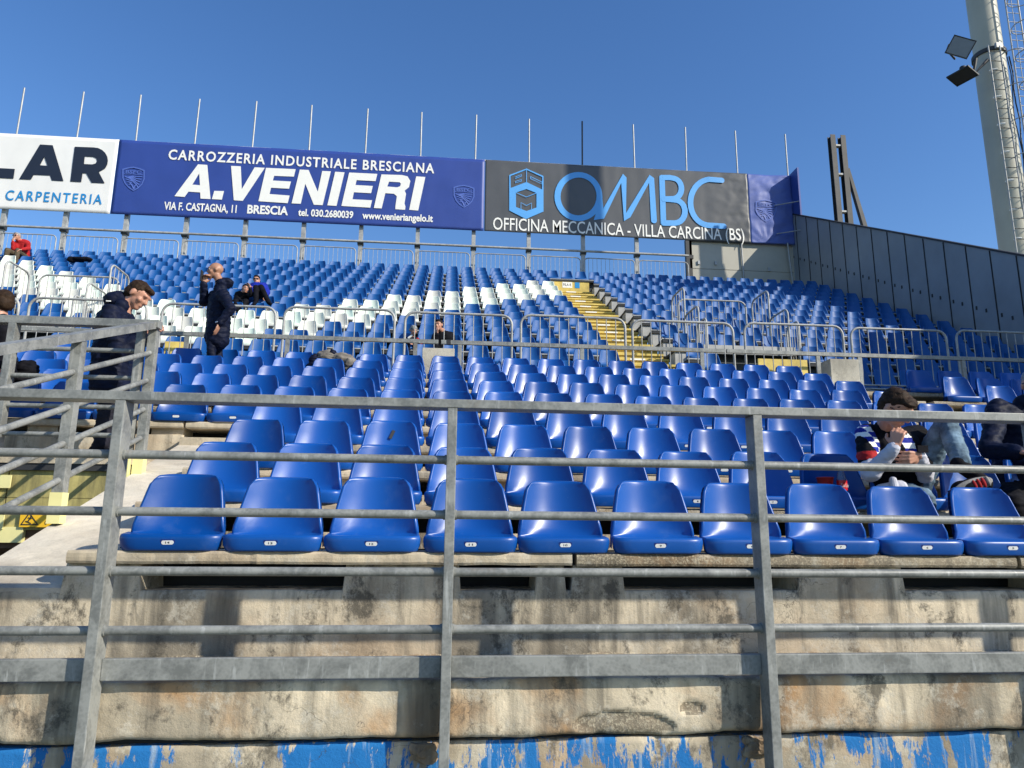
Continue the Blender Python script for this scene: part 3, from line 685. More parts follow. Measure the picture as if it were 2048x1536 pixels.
# cube logo
def pxf(spl, mat, Y=LY - .004): return filled([px_of(s_, Y) for s_ in spl], mat, bC, Y, 'logo')
pxf([[(1053, 337), (1087, 352), (1087, 423), (1052, 438), (1018.5, 421), (1018.5, 350)], [(1053, 339.5), (1021, 352), (1021.5, 376), (1053, 364), (1084, 379), (1084.5, 354)], [(1053, 378), (1073, 386), (1073, 415), (1053, 422), (1032, 414), (1032, 385)]], 't_sky')
for l_ in ([(1053, 337), (1053, 364)], [(1032, 385), (1053, 394), (1073, 386)], [(1042, 418), (1042, 405), (1053, 411), (1063, 406), (1063, 419)],
           [(1031, 354), (1043, 349), (1043, 352), (1031, 357)], [(1031, 363), (1043, 359), (1043, 362), (1031, 366), (1031, 363)], [(1061, 353), (1084, 364), (1084, 368), (1061, 357), (1061, 353)]):
    stroke(l_, 1.5, 't_sky', bC, 'logo', LY - .01)
for par in (bC, bD):
    for ch in par.children:
        if ch.name.startswith('cloth'): continue
        for v in ch.data.vertices: v.co.y += wry(v.co.x, v.co.z) - .012 * min(1, max(0, v.co.x - 9.2))
# the banner's return at the corner
fn = MB().box(12.93, 12.99, 23.90, 24.53, 10.55, 13.55).build('banner_return', 'b_blue'); tag(fn, 'narrow dark blue return panel at the right end of the banners', 'panel')
for z in (11.05, 12.2): MB().tube([(12.2, SGY - .1, z + .0), (12.95, 23.95, z)], .02, 6).build('strut', 'steel_white', bw)
# pale panels below the banner end
pw = thing('panel_screen', 'pale grey panel screen below the right end of the banners', 'wall')
for i, (a, b) in enumerate(((8.84, 10.89), (10.90, 12.9))):
    MB().box(a, b, SGY + .10, SGY + .15, 9.62, 10.9).build('panel', 'panel_pale', pw); MB().box(a, b, SGY + .11, SGY + .16, 8.2, 9.605).build('panel', 'panel_pale', pw)
MB().box(8.70, 8.83, SGY + .0, SGY + .16, 8.1, 10.7).build('edge_post', 'darksteel', pw)
MB().tube([(10.9, SGY + .05, 8.2), (10.86, SGY + .05, 10.7)], .03, 6).build('tube', 'steel_white', pw)
MB().tube([(12.75, SGY - .1, 8.2), (12.6, SGY - .1, 10.7)], .03, 6).build('tube', 'steel_white', pw)
for x, z in ((9.2, 9.85), (9.85, 9.86), (11.9, 9.7)): MB().box(x - .05, x + .03, SGY + .05, SGY + .09, z - .08, z + .06).build('bracket', 'steel_white', pw)
# ------------------------------------------------------------------ dark panel wall on the right
dw = thing('panel_wall', 'tall slate coloured panel wall stepping down the right side', 'wall')
def ztop(y): return 11.36 - .5585 * (23.51 - y)
def zbot(y): return 7.6 - .5276 * (23.0 - y)
y = 25.025; i = 0
while y > 13.6:
    a, b = y - .755, y
    MB().prism([(a + .012, zbot(a) - .6), (b - .012, zbot(b) - .6), (b - .012, ztop(b)), (a + .012, ztop(a))], 'x', 12.92, 12.98).build('panel', 'panel_dark', dw)
    MB().box(12.90, 12.925, b - .008, b + .008, zbot(b) - .3, ztop(b) - .02).build('seam', 'ink', dw)
    for dy, dz in ((.12, .05), (.42, -.12)):
        zc = (ztop(b) + zbot(b)) / 2 - .1 + .04 * dy
        MB().box(12.905, 12.921, b - dy - .02, b - dy + .02, zc + dz - .045, zc + dz + .045).build('fixing', 'ink', dw)
    y -= .755; i += 1
MB().prism([(13.5, ztop(13.5) - .0), (25.0, ztop(25.0)), (25.0, ztop(25.0) + .05), (13.5, ztop(13.5) + .05)], 'x', 12.88, 13.02).build('coping', 'ink', dw)
MB().box(12.99, 13.0, 13.5, 24.3, 1., 6.).build('backing', 'panel_dark', dw)
o = MB().box(12.92, 13.2, 5.0, 13.5, -3.2, 7.0).build('unseen_shade_wall', 'panel_dark'); tag(o, 'high unseen wall added beyond the right edge to shade the right-hand seats', 'wall')  # unseen wall, added and sized to cast the shade on the right-hand seats
# twin steel beams behind it
bo = thing('steel_mast', 'pair of dark rusty steel beams with a slanting strut behind the panel wall', 'mast')
for x in (13.32, 13.70):
    MB().box(x - .09, x + .09, 22.0, 22.02, 6, 13.82).box(x - .012, x + .012, 22.02, 22.2, 6, 13.82).box(x - .09, x + .09, 22.2, 22.22, 6, 13.82).build('beam', 'darksteel', bo)
for z in (10.9, 12.3, 13.4): MB().box(13.41, 13.61, 22.02, 22.18, z, z + .06).build('cross_plate', 'steel_far', bo)
MB().prism([(13.78, 12.5), (13.86, 12.6), (14.50, 9.6), (14.33, 9.6)], 'y', 22.05, 22.2).build('strut', 'darksteel', bo)
# ------------------------------------------------------------------ floodlight tower
TY, TXc = 17.5, 15.6
tw = thing('floodlight_tower', 'cream floodlight tower column with ladder cage and two lamps', 'tower')
pb = P(1963, 112, TY); 
MB().tube([(TXc + .08, TY, -3.2), (TXc + .06, TY, pb.z)], .42, 32, r1=.40).build('column', 'cream', tw)
MB().tube([(TXc + .06, TY, pb.z), (TXc, TY, 32)], .385, 32, r1=.35).build('column', 'cream', tw)
MB().tube([(TXc + .06, TY, pb.z - .07), (TXc + .06, TY, pb.z + .05)], .445, 32).build('collar', 'darksteel', tw)
MB().box(15.5, 15.7, TY - .50, TY - .42, pb.z - .06, pb.z + .1).build('clamp', 'steel_far', tw)
# ladder with cage on the near right side
LX, LYy = TXc + .52, TY - .55
lad = MB(); 
for sx in (-.2, .2): lad.tube([(LX + sx, LYy, 4.5), (LX + sx, LYy, 20)], .022, 6)
lad.build('ladder_rail', 'steel_far', tw)
rg = MB().tube([(-.2, 0, 0), (.2, 0, 0)], .012, 6).mesh('rung', ('steel_far',))
for i in range(34): link('rung', rg, tw, None, (LX, LYy, 6.2 + .3 * i))
for i in range(12):
    z = 7.0 + i * .9; MB().tube([(LX + .36 * math.sin(a), LYy - .36 * (1 - math.cos(a)) - .0, z) for a in [math.pi * 2 * (j / 16) for j in range(17)]], .014, 6).build('cage_hoop', 'steel_far', tw)
for a in (1.6, 2.5, 3.7, 4.7):
    MB().tube([(LX + .36 * math.sin(a), LYy - .36 * (1 - math.cos(a)), 7), (LX + .36 * math.sin(a), LYy - .36 * (1 - math.cos(a)), 18)], .01, 5).build('cage_bar', 'steel_far', tw)
for i in range(9):
    z = pb.z - .75 - i * .86; 
    MB().tube([(TXc - .30 + .01 * i, TY - .34, z), (TXc - .26, TY - .42, z + .0), (TXc - .14, TY - .46, z)], .03, 6).build('step_iron', 't_white', tw)
MB().tube([(TXc + .28 + .04 * math.sin(i * 2.1), TY - .45 - .02 * (i % 3), 5 + i * .5) for i in range(18)], .02, 6).build('cable', 'darksteel', tw)
MB().tube([(TXc + .2 + .05 * math.sin(i * 1.3), TY - .47, 5 + i * .5) for i in range(18)], .015, 6).build('cable', 'ink', tw)
for sx in (-.18, .18): MB().tube([(15.32 + sx, 16.9, 4.5), (15.32 + sx, 16.9, pb.z - .1)], .02, 6).build('ladder_rail', 'steel_far', tw)
rg2 = MB().tube([(-.18, 0, 0), (.18, 0, 0)], .012, 6).mesh('rung', ('darksteel',))
for i in range(20): link('rung', rg2, tw, None, (15.32, 16.9, pb.z - .3 - .3 * i))
for i in range(6):
    z = pb.z - .4 - i * 1.05; MB().tube([(15.32 + .18 + .32 * (1 - math.cos(a)), 16.9 - .34 * math.sin(a), z) for a in [math.pi * j / 12 for j in range(13)]], .014, 6).build('cage_hoop', 'steel_white', tw)
# lamps
def lamp(c, aim, size, label, mat_face, roll=0):
    t = thing('floodlight', label, 'floodlight'); f = Vector(aim).normalized(); q = f.to_track_quat('-Y', 'Z') @ Matrix.Rotation(math.radians(roll), 3, 'Y').to_quaternion()
    def T(mb): mb.v = [tuple(q @ Vector(v) + Vector(c)) for v in mb.v]; return mb
    s = size
    T(MB().add([(-s, 0, -s * .8), (s, 0, -s * .8), (s, 0, s * .8), (-s, 0, s * .8), (-s * .45, s * .6, -s * .35), (s * .45, s * .6, -s * .35), (s * .45, s * .6, s * .35), (-s * .45, s * .6, s * .35)],
               [(0, 1, 5, 4), (1, 2, 6, 5), (2, 3, 7, 6), (3, 0, 4, 7), (4, 5, 6, 7), (3, 2, 1, 0)])).build('housing', 'steel_white', t)
    T(MB().box(-s * .93, s * .93, -.012, -.002, -s * .73, s * .73)).build('glass', mat_face, t)
    T(MB().box(-s * 1.03, s * 1.03, -.02, .02, s * .76, s * .84).box(-s * 1.03, s * 1.03, -.02, .02, -s * .84, -s * .76).box(-s * 1.03, -s * .95, -.02, .02, -s * .76, s * .76).box(s * .95, s * 1.03, -.02, .02, -s * .76, s * .76)).build('rim', 'darksteel', t)
    T(MB().tube([(0, s * .55, 0), (0, s * 1.0, .0)], s * .3, 12)).build('ballast', 'ink', t)
    T(MB().tube([(-s * 1.05, .1, 0), (-s * 1.05, s * .9, -s * .4), (0, s * 1.2, -s * .9)], .03, 6)).build('bracket', 'darksteel', t); return t
M['lampglass'] = plain('lamp_glass', (.22, .26, .30), .15, 0, .05)
lp = P(1921, 94, 16.9); lamp(lp, (-.6, -.75, -.35), .30, 'square floodlight with grey glass facing the pitch', 'lampglass', 35)
lp2 = P(1925, 152, 16.9); t2 = lamp(lp2, (-.25, -.1, -1), .30, 'lower black floodlight pointing straight down', 'ink')
MB().tube([P(1952, 118, 17.0), P(1946, 150, 17.0), P(1975, 120, 16.95)], .05, 8).build('lamp_arm', 'ink', tw)
# ------------------------------------------------------------------ railing at the head of the stairway
sr = thing('stair_railing', 'galvanised railing round the stairway opening at the left', 'railing')
CXr = -2.255
def post(x, y, z0, z1, sleeve=True, w_=.064, d_=.064):
    p_ = MB().box(x - w_ / 2, x + w_ / 2, y - d_ / 2, y + d_ / 2, z0, z1).build('post', 'steel', sr, None, .003)
    if sleeve: MB().box(x - w_ / 2 - .004, x + w_ / 2 + .004, y - d_ / 2 - .004, y + d_ / 2 + .004, z0, z0 + .18).build('painted_foot', 'paleyellow', p_)
post(CXr, 5.58, .355, 1.497); post(CXr - .075, 5.545, .355, 1.49, True, .048, .075)
post(CXr, 4.51, .02, 1.127); post(CXr, 3.43, -.32, .75, False)
for x in (-3.25, -4.4): post(x, 5.545, .43, 1.497, False, .054, .075)
MB().box(-5.6, CXr + .054, 5.51, 5.59, 1.497, 1.556).build('top_rail', 'steel', sr, None, .003)
for z in (1.315, 1.105, .88, .67):
    MB().tube([(-5.6, 5.55, z), (CXr - .10, 5.55, z)], .0182, 10).build('pipe', 'steel', sr)
tr = MB(); tr.prism([(5.545, 1.497), (5.545, 1.551), (3.22, 1.551 - 2.325 * .36), (3.22, 1.497 - 2.325 * .36)], 'x', CXr - .037, CXr + .037); tr.build('top_rail', 'steel', sr)
for dz in (.22, .435, .655, .87):
    for a, b in ((5.54, 4.545), (4.475, 3.22)):
        MB().tube([(CXr, a, 1.524 - dz - (5.545 - a) * .36), (CXr, b, 1.524 - dz - (5.545 - b) * .36)], .0188, 10).build('pipe', 'steel', sr)
# ------------------------------------------------------------------ warning signs on the yellow wall
ws = thing('warning_sign', 'yellow warning sign with a black triangle and a falling figure', 'sign')
a = P(40, 1054, 5.55); b = P(112, 1024, 5.55)
MB().box(a.x - .01, b.x, 5.552, 5.562, a.z, b.z + .015).build('board', 'warn', ws)
def wpx(pts): return px_of(pts, 5.549)
filled([wpx([(40, 1050), (59, 1024), (77, 1050)]), wpx([(44, 1048), (59, 1028), (73, 1048)])], 'ink', ws, 5.549, 'triangle')
mb = MB()
for pts, r_ in (([(63, 1031), (60, 1037), (55, 1044)], .0045), ([(60, 1037), (56, 1035)], .003), ([(60, 1038), (65, 1036)], .003), ([(55, 1044), (51, 1042)], .0035), ([(56, 1044), (62, 1047)], .0035), ([(63, 1029), (63.6, 1030)], .006)):
    mb.tube([P(u, v, 5.548) for u, v in pts], r_, 6)
mb.v = [(v[0], 5.548 + (v[1] - 5.548) * .1, v[2]) for v in mb.v]; mb.build('falling_figure', 'ink', ws)
q0 = P(89, 1049, 5.549); q1 = P(94, 1041, 5.549); text_obj('C', 'ink', 'lettering', ws, .02, 0, (q0.x, q1.x, q0.z, q1.z), 5.549)
o = MB().box(P(0, 975, 5.56).x - .05, P(20, 975, 5.56).x, 5.555, 5.566, P(10, 976, 5.56).z, P(10, 950, 5.56).z).build('small_plate', 'paleyellow'); tag(o, 'small pale yellow plate on the yellow wall at the left edge', 'plate')
o = MB().box(P(0, 1060, 5.56).x - .05, P(5, 1060, 5.56).x, 5.555, 5.566, P(2, 1058, 5.56).z, P(2, 1030, 5.56).z).build('small_plate', 'paleyellow'); tag(o, 'lower pale yellow plate on the yellow wall, cut by the left edge', 'plate')
# ------------------------------------------------------------------ foreground railing
fr = thing('steel_railing', 'galvanised steel railing with four pipes right across the foreground', 'railing')
PX = [-2.632, -1.298, .0252, 1.338, 2.650, 3.96, 5.27]
PZ = (.2876, .0637, -.1642, -.3841)
for x in PX: MB().box(x - .0198, x + .0198, 2.964, 3.050, -2.6, .5003).build('post', 'steel', fr, None, .003)
MB().box(-3.7, 6.3, 2.962, 3.054, .5009, .5371).build('top_rail', 'steel', fr, None, .003)
for a, b in zip([-3.7] + PX, PX + [6.3]):
    for z in PZ: MB().tube([(a + .02, 3.007, z), (b - .02, 3.007, z)], .0177, 14).build('pipe', 'steel', fr)
    MB().box(a + .02, b - .02, 3.021, 3.050, -.5687, -.4887).build('base_beam', 'steel', fr, None, .004)
wc = MB().tube([(-.004, 0, 0), (.004, 0, 0)], .0215, 12).mesh('weld_collar', ('steel',))
for x in PX:
    for z in PZ:
        for sx in (-1, 1): link('weld_collar', wc, fr, None, (x + sx * .0238, 3.007, z))
#PEOPLE
# ------------------------------------------------------------------ people
def V(*a): return Vector(a)
CLOTH = ('navy', 'black', 'charcoal', 'khaki', 'red', 'jean', 'royal', 'greycloth', 'hair_brown', 'hair_dark')
def shape(prims):
    mb = MB()
    for p in prims:
        if p[0] == 'c':
            a, b = Vector(p[1]), Vector(p[2]); r0, r1 = p[3], p[4]; d = b - a
            if d.length < 1e-5: d = V(0, 0, 1e-4)
            t = d.normalized(); u = t.orthogonal().normalized(); w_ = t.cross(u); seg = 14; rings = []
            for q in (-90, -60, -30, 0): rings.append((a + t * r0 * math.sin(math.radians(q)), max(1e-4, r0 * math.cos(math.radians(q)))))
            for q in (0, 30, 60, 90): rings.append((b + t * r1 * math.sin(math.radians(q)), max(1e-4, r1 * math.cos(math.radians(q)))))
            vs = [c + (u * math.cos(x) + w_ * math.sin(x)) * r for c, r in rings for x in [2 * math.pi * k / seg for k in range(seg)]]
            n = len(rings); mb.add(vs, [(i * seg + k, i * seg + (k + 1) % seg, (i + 1) * seg + (k + 1) % seg, (i + 1) * seg + k) for i in range(n - 1) for k in range(seg)] + [tuple(range(seg))[::-1], tuple(range((n - 1) * seg, n * seg))])
        else:
            c, (a, b, d), R = Vector(p[1]), p[2], p[3] if len(p) > 3 else Matrix.Identity(3); seg = 18; rg_ = 10; vs = []
            for i in range(rg_ + 1):
                th = math.pi * i / rg_
                for k in range(seg):
                    ph = 2 * math.pi * k / seg; vs.append(c + R @ V(a * max(.004, math.sin(th)) * math.cos(ph), b * max(.004, math.sin(th)) * math.sin(ph), d * math.cos(th)))
            mb.add(vs, [(i * seg + k, (i + 1) * seg + k, (i + 1) * seg + (k + 1) % seg, i * seg + (k + 1) % seg) for i in range(rg_) for k in range(seg)] + [tuple(range(seg)), tuple(range(rg_ * seg, rg_ * seg + seg))[::-1]])
    return mb
def blob(name, prims, voxel, mat, parent, smooth=4, wr=0., ws_=9., seed=0, matfn=None, mats=None):
    me = shape(prims).mesh(name); o = bpy.data.objects.new('tmp', me); RC.objects.link(o)
    m = o.modifiers.new('r', 'REMESH'); m.mode = 'VOXEL'; m.voxel_size = voxel
    if smooth: s_ = o.modifiers.new('s', 'SMOOTH'); s_.iterations = smooth; s_.factor = .5
    res = evaluated(o); bpy.data.objects.remove(o); res.name = name
    if wr:
        nrm = [v.normal.copy() for v in res.vertices]; cos = [v.co.copy() for v in res.vertices]; out = []
        for c, n_ in zip(cos, nrm):
            f = noise.fractal(Vector((c.x * ws_ + seed, c.y * ws_, c.z * ws_ * 1.8)), .8, 2, 4)
            out.append(c + n_ * wr * (f + .6 * (1 - abs(noise.noise(Vector((c.x * ws_ * .8, c.y * ws_ * .8, c.z * ws_ * 2.2 + seed)))) * 3)))
        res.vertices.foreach_set('co', [x for p_ in out for x in p_])
    res.materials.clear()
    for m_ in (mats or [mat]): res.materials.append(M[m_] if isinstance(m_, str) else m_)
    if matfn:
        for p_ in res.polygons: p_.material_index = matfn(p_.center)
    for p_ in res.polygons: p_.use_smooth = True
    res.update(); return link(name, res, parent)
M['skin'] = plain('skin', (.50, .25, .165), .5, 0, .10, 14.)
M['skin_dark'] = plain('skin_darker', (.36, .18, .11), .5, 0, .08, 14.)  # darker skin tone, used for the man on the phone
M['navy'] = plain('navy_padded_cloth', (.006, .009, .026), .6, 0, .25, 12., .5)
M['black'] = plain('black_cloth', (.006, .006, .009), .8, 0, .3, 12., .4)
M['charcoal'] = plain('charcoal_trousers', (.022, .022, .032), .8, 0, .3, 9., .3)
M['khaki'] = plain('khaki_trousers', (.10, .08, .055), .85, 0, .2, 9.)
M['red'] = plain('red_cloth', (.36, .018, .02), .7, 0, .2, 9.)
M['jean'] = plain('washed_denim', (.15, .22, .28), .85, 0, .45, 10., .5)
M['longsleeve'] = plain('pale_sleeve', (.52, .52, .58), .8, 0, .10, 9., .3)
M['royal'] = plain('royal_blue_cloth', (.012, .025, .28), .7, 0, .2, 9.)
M['hair_brown'] = plain('brown_hair', (.035, .020, .011), .55, 0, .35, 40., .8)
M['hair_dark'] = plain('dark_hair', (.016, .011, .009), .5, 0, .3, 40., .8)
M['hair_grey'] = plain('grey_hair', (.28, .27, .26), .6, 0, .3, 40., .8)
M['knit'] = plain('grey_knit', (.24, .25, .24), .9, 0, .35, 22., .8)
M['greycloth'] = plain('grey_brown_cloth', (.20, .18, .155), .85, 0, .3, 9., .5)
M['eyewhite'] = plain('eye_white', (.30, .24, .20), .3, 0, 0.)
M['lens'] = plain('dark_lens', (.01, .012, .014), .12, 0, 0.)
M['pinkred'] = plain('lips', (.34, .13, .095), .5, 0, 0.)
for k_ in CLOTH: M[k_].node_tree.nodes['Principled BSDF'].inputs['Specular IOR Level'].default_value = .12
def frame(f, u):
    f = Vector(f).normalized(); u = Vector(u); r = f.cross(u).normalized(); u = r.cross(f).normalized(); return r, f, u
def hand_prims(w_, d, n_, s, curl, thumb=1, spread=1.):
    """five fingers on a palm: w_ wrist, d direction of the palm, n_ palm normal (fingers curl to it)"""
    d = Vector(d).normalized(); n_ = (Vector(n_) - Vector(n_).dot(d) * d).normalized(); sd = d.cross(n_).normalized() * thumb; w_ = Vector(w_); out = []
    for i, L in enumerate((.070, .080, .075, .058)):
        off = (1.5 - i) * .0205 * s; b = w_ + d * .012 * s + sd * off * .55; k = w_ + d * (.088 - .004 * abs(i - 1)) * s + sd * off
        out.append(('c', b, k, .0125 * s, .0115 * s))
        ang = 0; p0 = k; dd = d + sd * (1.5 - i) * .07 * spread
        for seg, (fl, r0) in enumerate(((.45, .0092), (.32, .0084), (.25, .0076))):
            ang += curl * (1., 1.1, .7)[seg]; v = (dd * math.cos(ang) + n_ * math.sin(ang)).normalized(); p1 = p0 + v * L * fl * s * 1.12
            out.append(('c', p0, p1, r0 * s, (r0 - .0008) * s)); p0 = p1
    t0 = w_ + d * .022 * s + sd * .026 * s; t1 = t0 + (d * .55 + sd * .75 + n_ * .25).normalized() * .042 * s; t2 = t1 + (d * .9 + sd * .25 + n_ * (.2 + curl * .6)).normalized() * .034 * s
    out += [('c', t0, t1, .0135 * s, .0105 * s), ('c', t1, t2, .0105 * s, .0085 * s)]
    return out
def head_prims(c, f, u, s=1.):
    r, f, u = frame(f, u); R = Matrix((r, f, u)).transposed(); c = Vector(c)
    L = lambda a, b, d: c + (r * a + f * b + u * d) * s
    return [('e', L(0, -.010, .022), (.074 * s, .094 * s, .086 * s), R), ('e', L(0, .022, -.035), (.058 * s, .066 * s, .072 * s), R), ('e', L(0, .062, -.088), (.030 * s, .026 * s, .024 * s), R),
            ('c', L(0, .084, .018), L(0, .104, -.020), .009 * s, .0135 * s), ('e', L(0, .095, -.024), (.018 * s, .014 * s, .011 * s), R),
            ('e', L(-.078, -.008, -.008), (.010 * s, .020 * s, .031 * s), R), ('e', L(.078, -.008, -.008), (.010 * s, .020 * s, .031 * s), R),
            ('c', L(-.036, .080, .030), L(.036, .080, .030), .013 * s, .013 * s), ('c', L(-.042, .062, -.022), L(.042, .062, -.022), .022 * s, .022 * s),
            ('c', L(-.017, .084, -.056), L(.017, .084, -.056), .0085 * s, .0085 * s), ('c', L(-.012, .081, -.066), L(.012, .081, -.066), .0085 * s, .0085 * s)]
def face(c, f, u, s, par, glasses=None):
    r, f, u = frame(f, u); c = Vector(c); L = lambda a, b, d: c + (r * a + f * b + u * d) * s
    for sx in (() if glasses == 'closed' else (-1, 1)):
        shape([('e', L(sx * .031, .0765, .008), (.0115 * s,) * 3)]).build('eye', 'eyewhite', par); shape([('e', L(sx * .031, .0850, .007), (.0055 * s,) * 3)]).build('pupil', 'ink', par)
        shape([('c', L(sx * .017, .092, .026), L(sx * .046, .082, .029), .0038 * s, .003 * s)]).build('eyebrow', 'hair_dark', par)
    shape([('c', L(-.015, .0875, -.061), L(.015, .0875, -.061), .0036 * s, .0036 * s)]).build('lips', 'pinkred', par)
    if glasses and glasses != 'closed':
        mb = shape([('e', L(-.033, .098, .008), (.029 * s, .008 * s, .020 * s), Matrix((r, f, u)).transposed()), ('e', L(.033, .098, .008), (.029 * s, .008 * s, .020 * s), Matrix((r, f, u)).transposed()),
                    ('c', L(-.06, .09, .014), L(-.082, -.01, .008), .003 * s, .003 * s), ('c', L(.06, .09, .014), L(.082, -.01, .008), .003 * s, .003 * s), ('c', L(-.02, .1, .012), L(.02, .1, .012), .003 * s, .003 * s)])
        mb.build('glasses', glasses, par)
def hair(c, f, u, s, par, mat, vox, kind='short', seed=0):
    r, f, u = frame(f, u); R = Matrix((r, f, u)).transposed(); c = Vector(c); L = lambda a, b, d: c + (r * a + f * b + u * d) * s
    pr = [('e', L(0, -.024, .034), (.080 * s, .096 * s, .082 * s), R), ('e', L(0, -.050, -.01), (.074 * s, .062 * s, .075 * s), R), ('e', L(.0, .045, .078), (.058 * s, .040 * s, .028 * s), R)]
    if kind == 'quiff': pr += [('e', L(.01, .062, .080), (.050 * s, .030 * s, .022 * s), R)]
    if kind == 'cap': pr = [('e', L(0, -.012, .050), (.086 * s, .102 * s, .080 * s), R), ('c', L(-.07, -.03, .0), L(.07, -.03, .0), .04 * s, .04 * s)]
    return blob('beanie' if kind == 'cap' else 'hair', pr, vox, mat, par, 2, .004 * s, 26., seed)
def person(label, J, s=1., vox=.012, top='navy', trousers='charcoal', shoes='black', skin='skin', hair_=('hair_brown', 'short'), glasses=None, puff=1., group=None,
           handL=None, handR=None, hood=False, long_jacket=False, wr=.006, topfn=None, tops=None, fn_mats=None, sleeve=None, cat='person', armcut=None, seed=0, barehands=True):
    g = {k: Vector(v) for k, v in J.items() if k not in ('f', 'u')}; f, u = J['f'], J['u']
    base = Vector((g['pelvis'].x, g['pelvis'].y, min(g['anL'].z, g['anR'].z) - .08 * s))
    t = thing('person', label, cat, group)
    def E(x): return x
    sk = head_prims(g['head'], f, u, s) + [('c', g['head'] - Vector(u).normalized() * .06 * s - Vector(f).normalized() * .015 * s, g['neck'], .052 * s, .056 * s)]
    sk += [('c', g['neck'], g['chest'], .07 * s, .10 * s), ('c', g['chest'], g['pelvis'], .10 * s, .10 * s)]
    for q in 'LR':
        sk += [('c', g['chest'] + (g['sh' + q] - g['chest']) * .3, g['sh' + q], .06 * s, .045 * s), ('c', g['sh' + q], g['el' + q], .045 * s, .036 * s), ('c', g['el' + q], g['wr' + q], .036 * s, .026 * s),
               ('c', g['pelvis'] + (g['hip' + q] - g['pelvis']) * .5, g['hip' + q], .085 * s, .08 * s), ('c', g['hip' + q], g['kn' + q], .07 * s, .050 * s), ('c', g['kn' + q], g['an' + q], .048 * s, .034 * s), ('c', g['an' + q], g['to' + q], .032 * s, .026 * s)]
        hd = handL if q == 'L' else handR
        d = (g['wr' + q] - g['el' + q]).normalized()
        if hd: sk += hand_prims(g['wr' + q], hd[0], hd[1], s * 1.0, hd[2], hd[3])
        else: sk += hand_prims(g['wr' + q], d, Vector((0, 0, -1)) if abs(d.z) < .8 else Vector((1, 0, 0)), s, .35, 1)
    blob('body', sk, vox, skin, t, 2)
    face(g['head'], f, u, s, t, glasses)
    if hair_: hair(g['head'], f, u, s, t, hair_[0], max(.006, vox * .8), hair_[1], seed)
    p = puff; ax = (g['shR'] - g['shL']).normalized(); mid = (g['chest'] + g['pelvis']) / 2
    jk = [('c', g['chest'] - ax * .07 * s, g['chest'] + ax * .07 * s, .125 * p * s, .125 * p * s), ('c', mid - ax * .055 * s, mid + ax * .055 * s, .125 * p * s, .125 * p * s), ('c', g['pelvis'] - ax * .06 * s, g['pelvis'] + ax * .06 * s, .128 * p * s, .128 * p * s),
          ('c', g['chest'] - ax * .05 * s, g['pelvis'] - ax * .06 * s, .125 * p * s, .128 * p * s), ('c', g['chest'] + ax * .05 * s, g['pelvis'] + ax * .06 * s, .125 * p * s, .128 * p * s),
          ('c', g['neck'] - Vector(u) * .02 * s, g['chest'], .072 * s, .11 * p * s)]
    if long_jacket:
        low = g['pelvis'] * .62 + (g['knL'] + g['knR']) * .19
        jk += [('c', g['pelvis'] - ax * .05 * s, low - ax * .06 * s, .135 * p * s, .135 * p * s), ('c', g['pelvis'] + ax * .05 * s, low + ax * .06 * s, .135 * p * s, .135 * p * s)]
    for q in 'LR':
        e = g['wr' + q] - (g['wr' + q] - g['el' + q]).normalized() * .015 * s
        sho = g['sh' + q]
        jk += [('c', g['chest'] + (sho - g['chest']) * .35 + V(0, 0, .02 * s), sho, .085 * p * s, .072 * p * s)]
        if sleeve is None: jk += [('c', sho, g['el' + q], .070 * p * s, .056 * p * s), ('c', g['el' + q], e, .056 * p * s, .042 * p * s)]
        else:
            m_ = sho + (g['el' + q] - sho) * .72; jk += [('c', sho, m_, .070 * p * s, .066 * p * s)]
            blob('sleeve', [('c', m_ - (m_ - sho) * .2, g['el' + q], .058 * s, .052 * s), ('c', g['el' + q], e, .052 * s, .038 * s)], vox, sleeve, t, 3, wr * .8, 14., seed + 3)
    if hood:
        hc = g['neck'] - Vector(f).normalized() * .075 * s + V(0, 0, .0)
        jk += [('e', hc, (.10 * s, .085 * s, .075 * s)), ('c', g['neck'] - ax * .06 * s, g['neck'] + ax * .06 * s, .052 * s, .052 * s)]
    blob('top' if not hood else 'jacket', jk, vox, top, t, 3, wr, 10., seed, topfn, tops)
    tr_ = [('c', g['pelvis'] - ax * .05 * s, g['pelvis'] + ax * .05 * s, .118 * s, .118 * s)]
    for q in 'LR': 
        tr_ += [('c', g['hip' + q], g['kn' + q], .094 * s, .068 * s), ('c', g['kn' + q], g['an' + q] + (g['kn' + q] - g['an' + q]).normalized() * .03 * s, .066 * s, .054 * s), ('c', g['pelvis'], g['hip' + q], .115 * s, .100 * s)]
    blob('trousers', tr_, vox, trousers, t, 3, wr * .8, 11., seed + 1)
    for q in 'LR':
        a_, b_ = g['an' + q], g['to' + q]; dd = (b_ - a_).normalized()
        blob('shoe', [('c', a_ - dd * .03 * s, b_, .045 * s, .038 * s), ('c', a_ - dd * .045 * s + V(0, 0, -.012 * s), b_ + V(0, 0, -.01 * s), .036 * s, .036 * s)], max(.008, vox), shoes, t, 2)
    return t
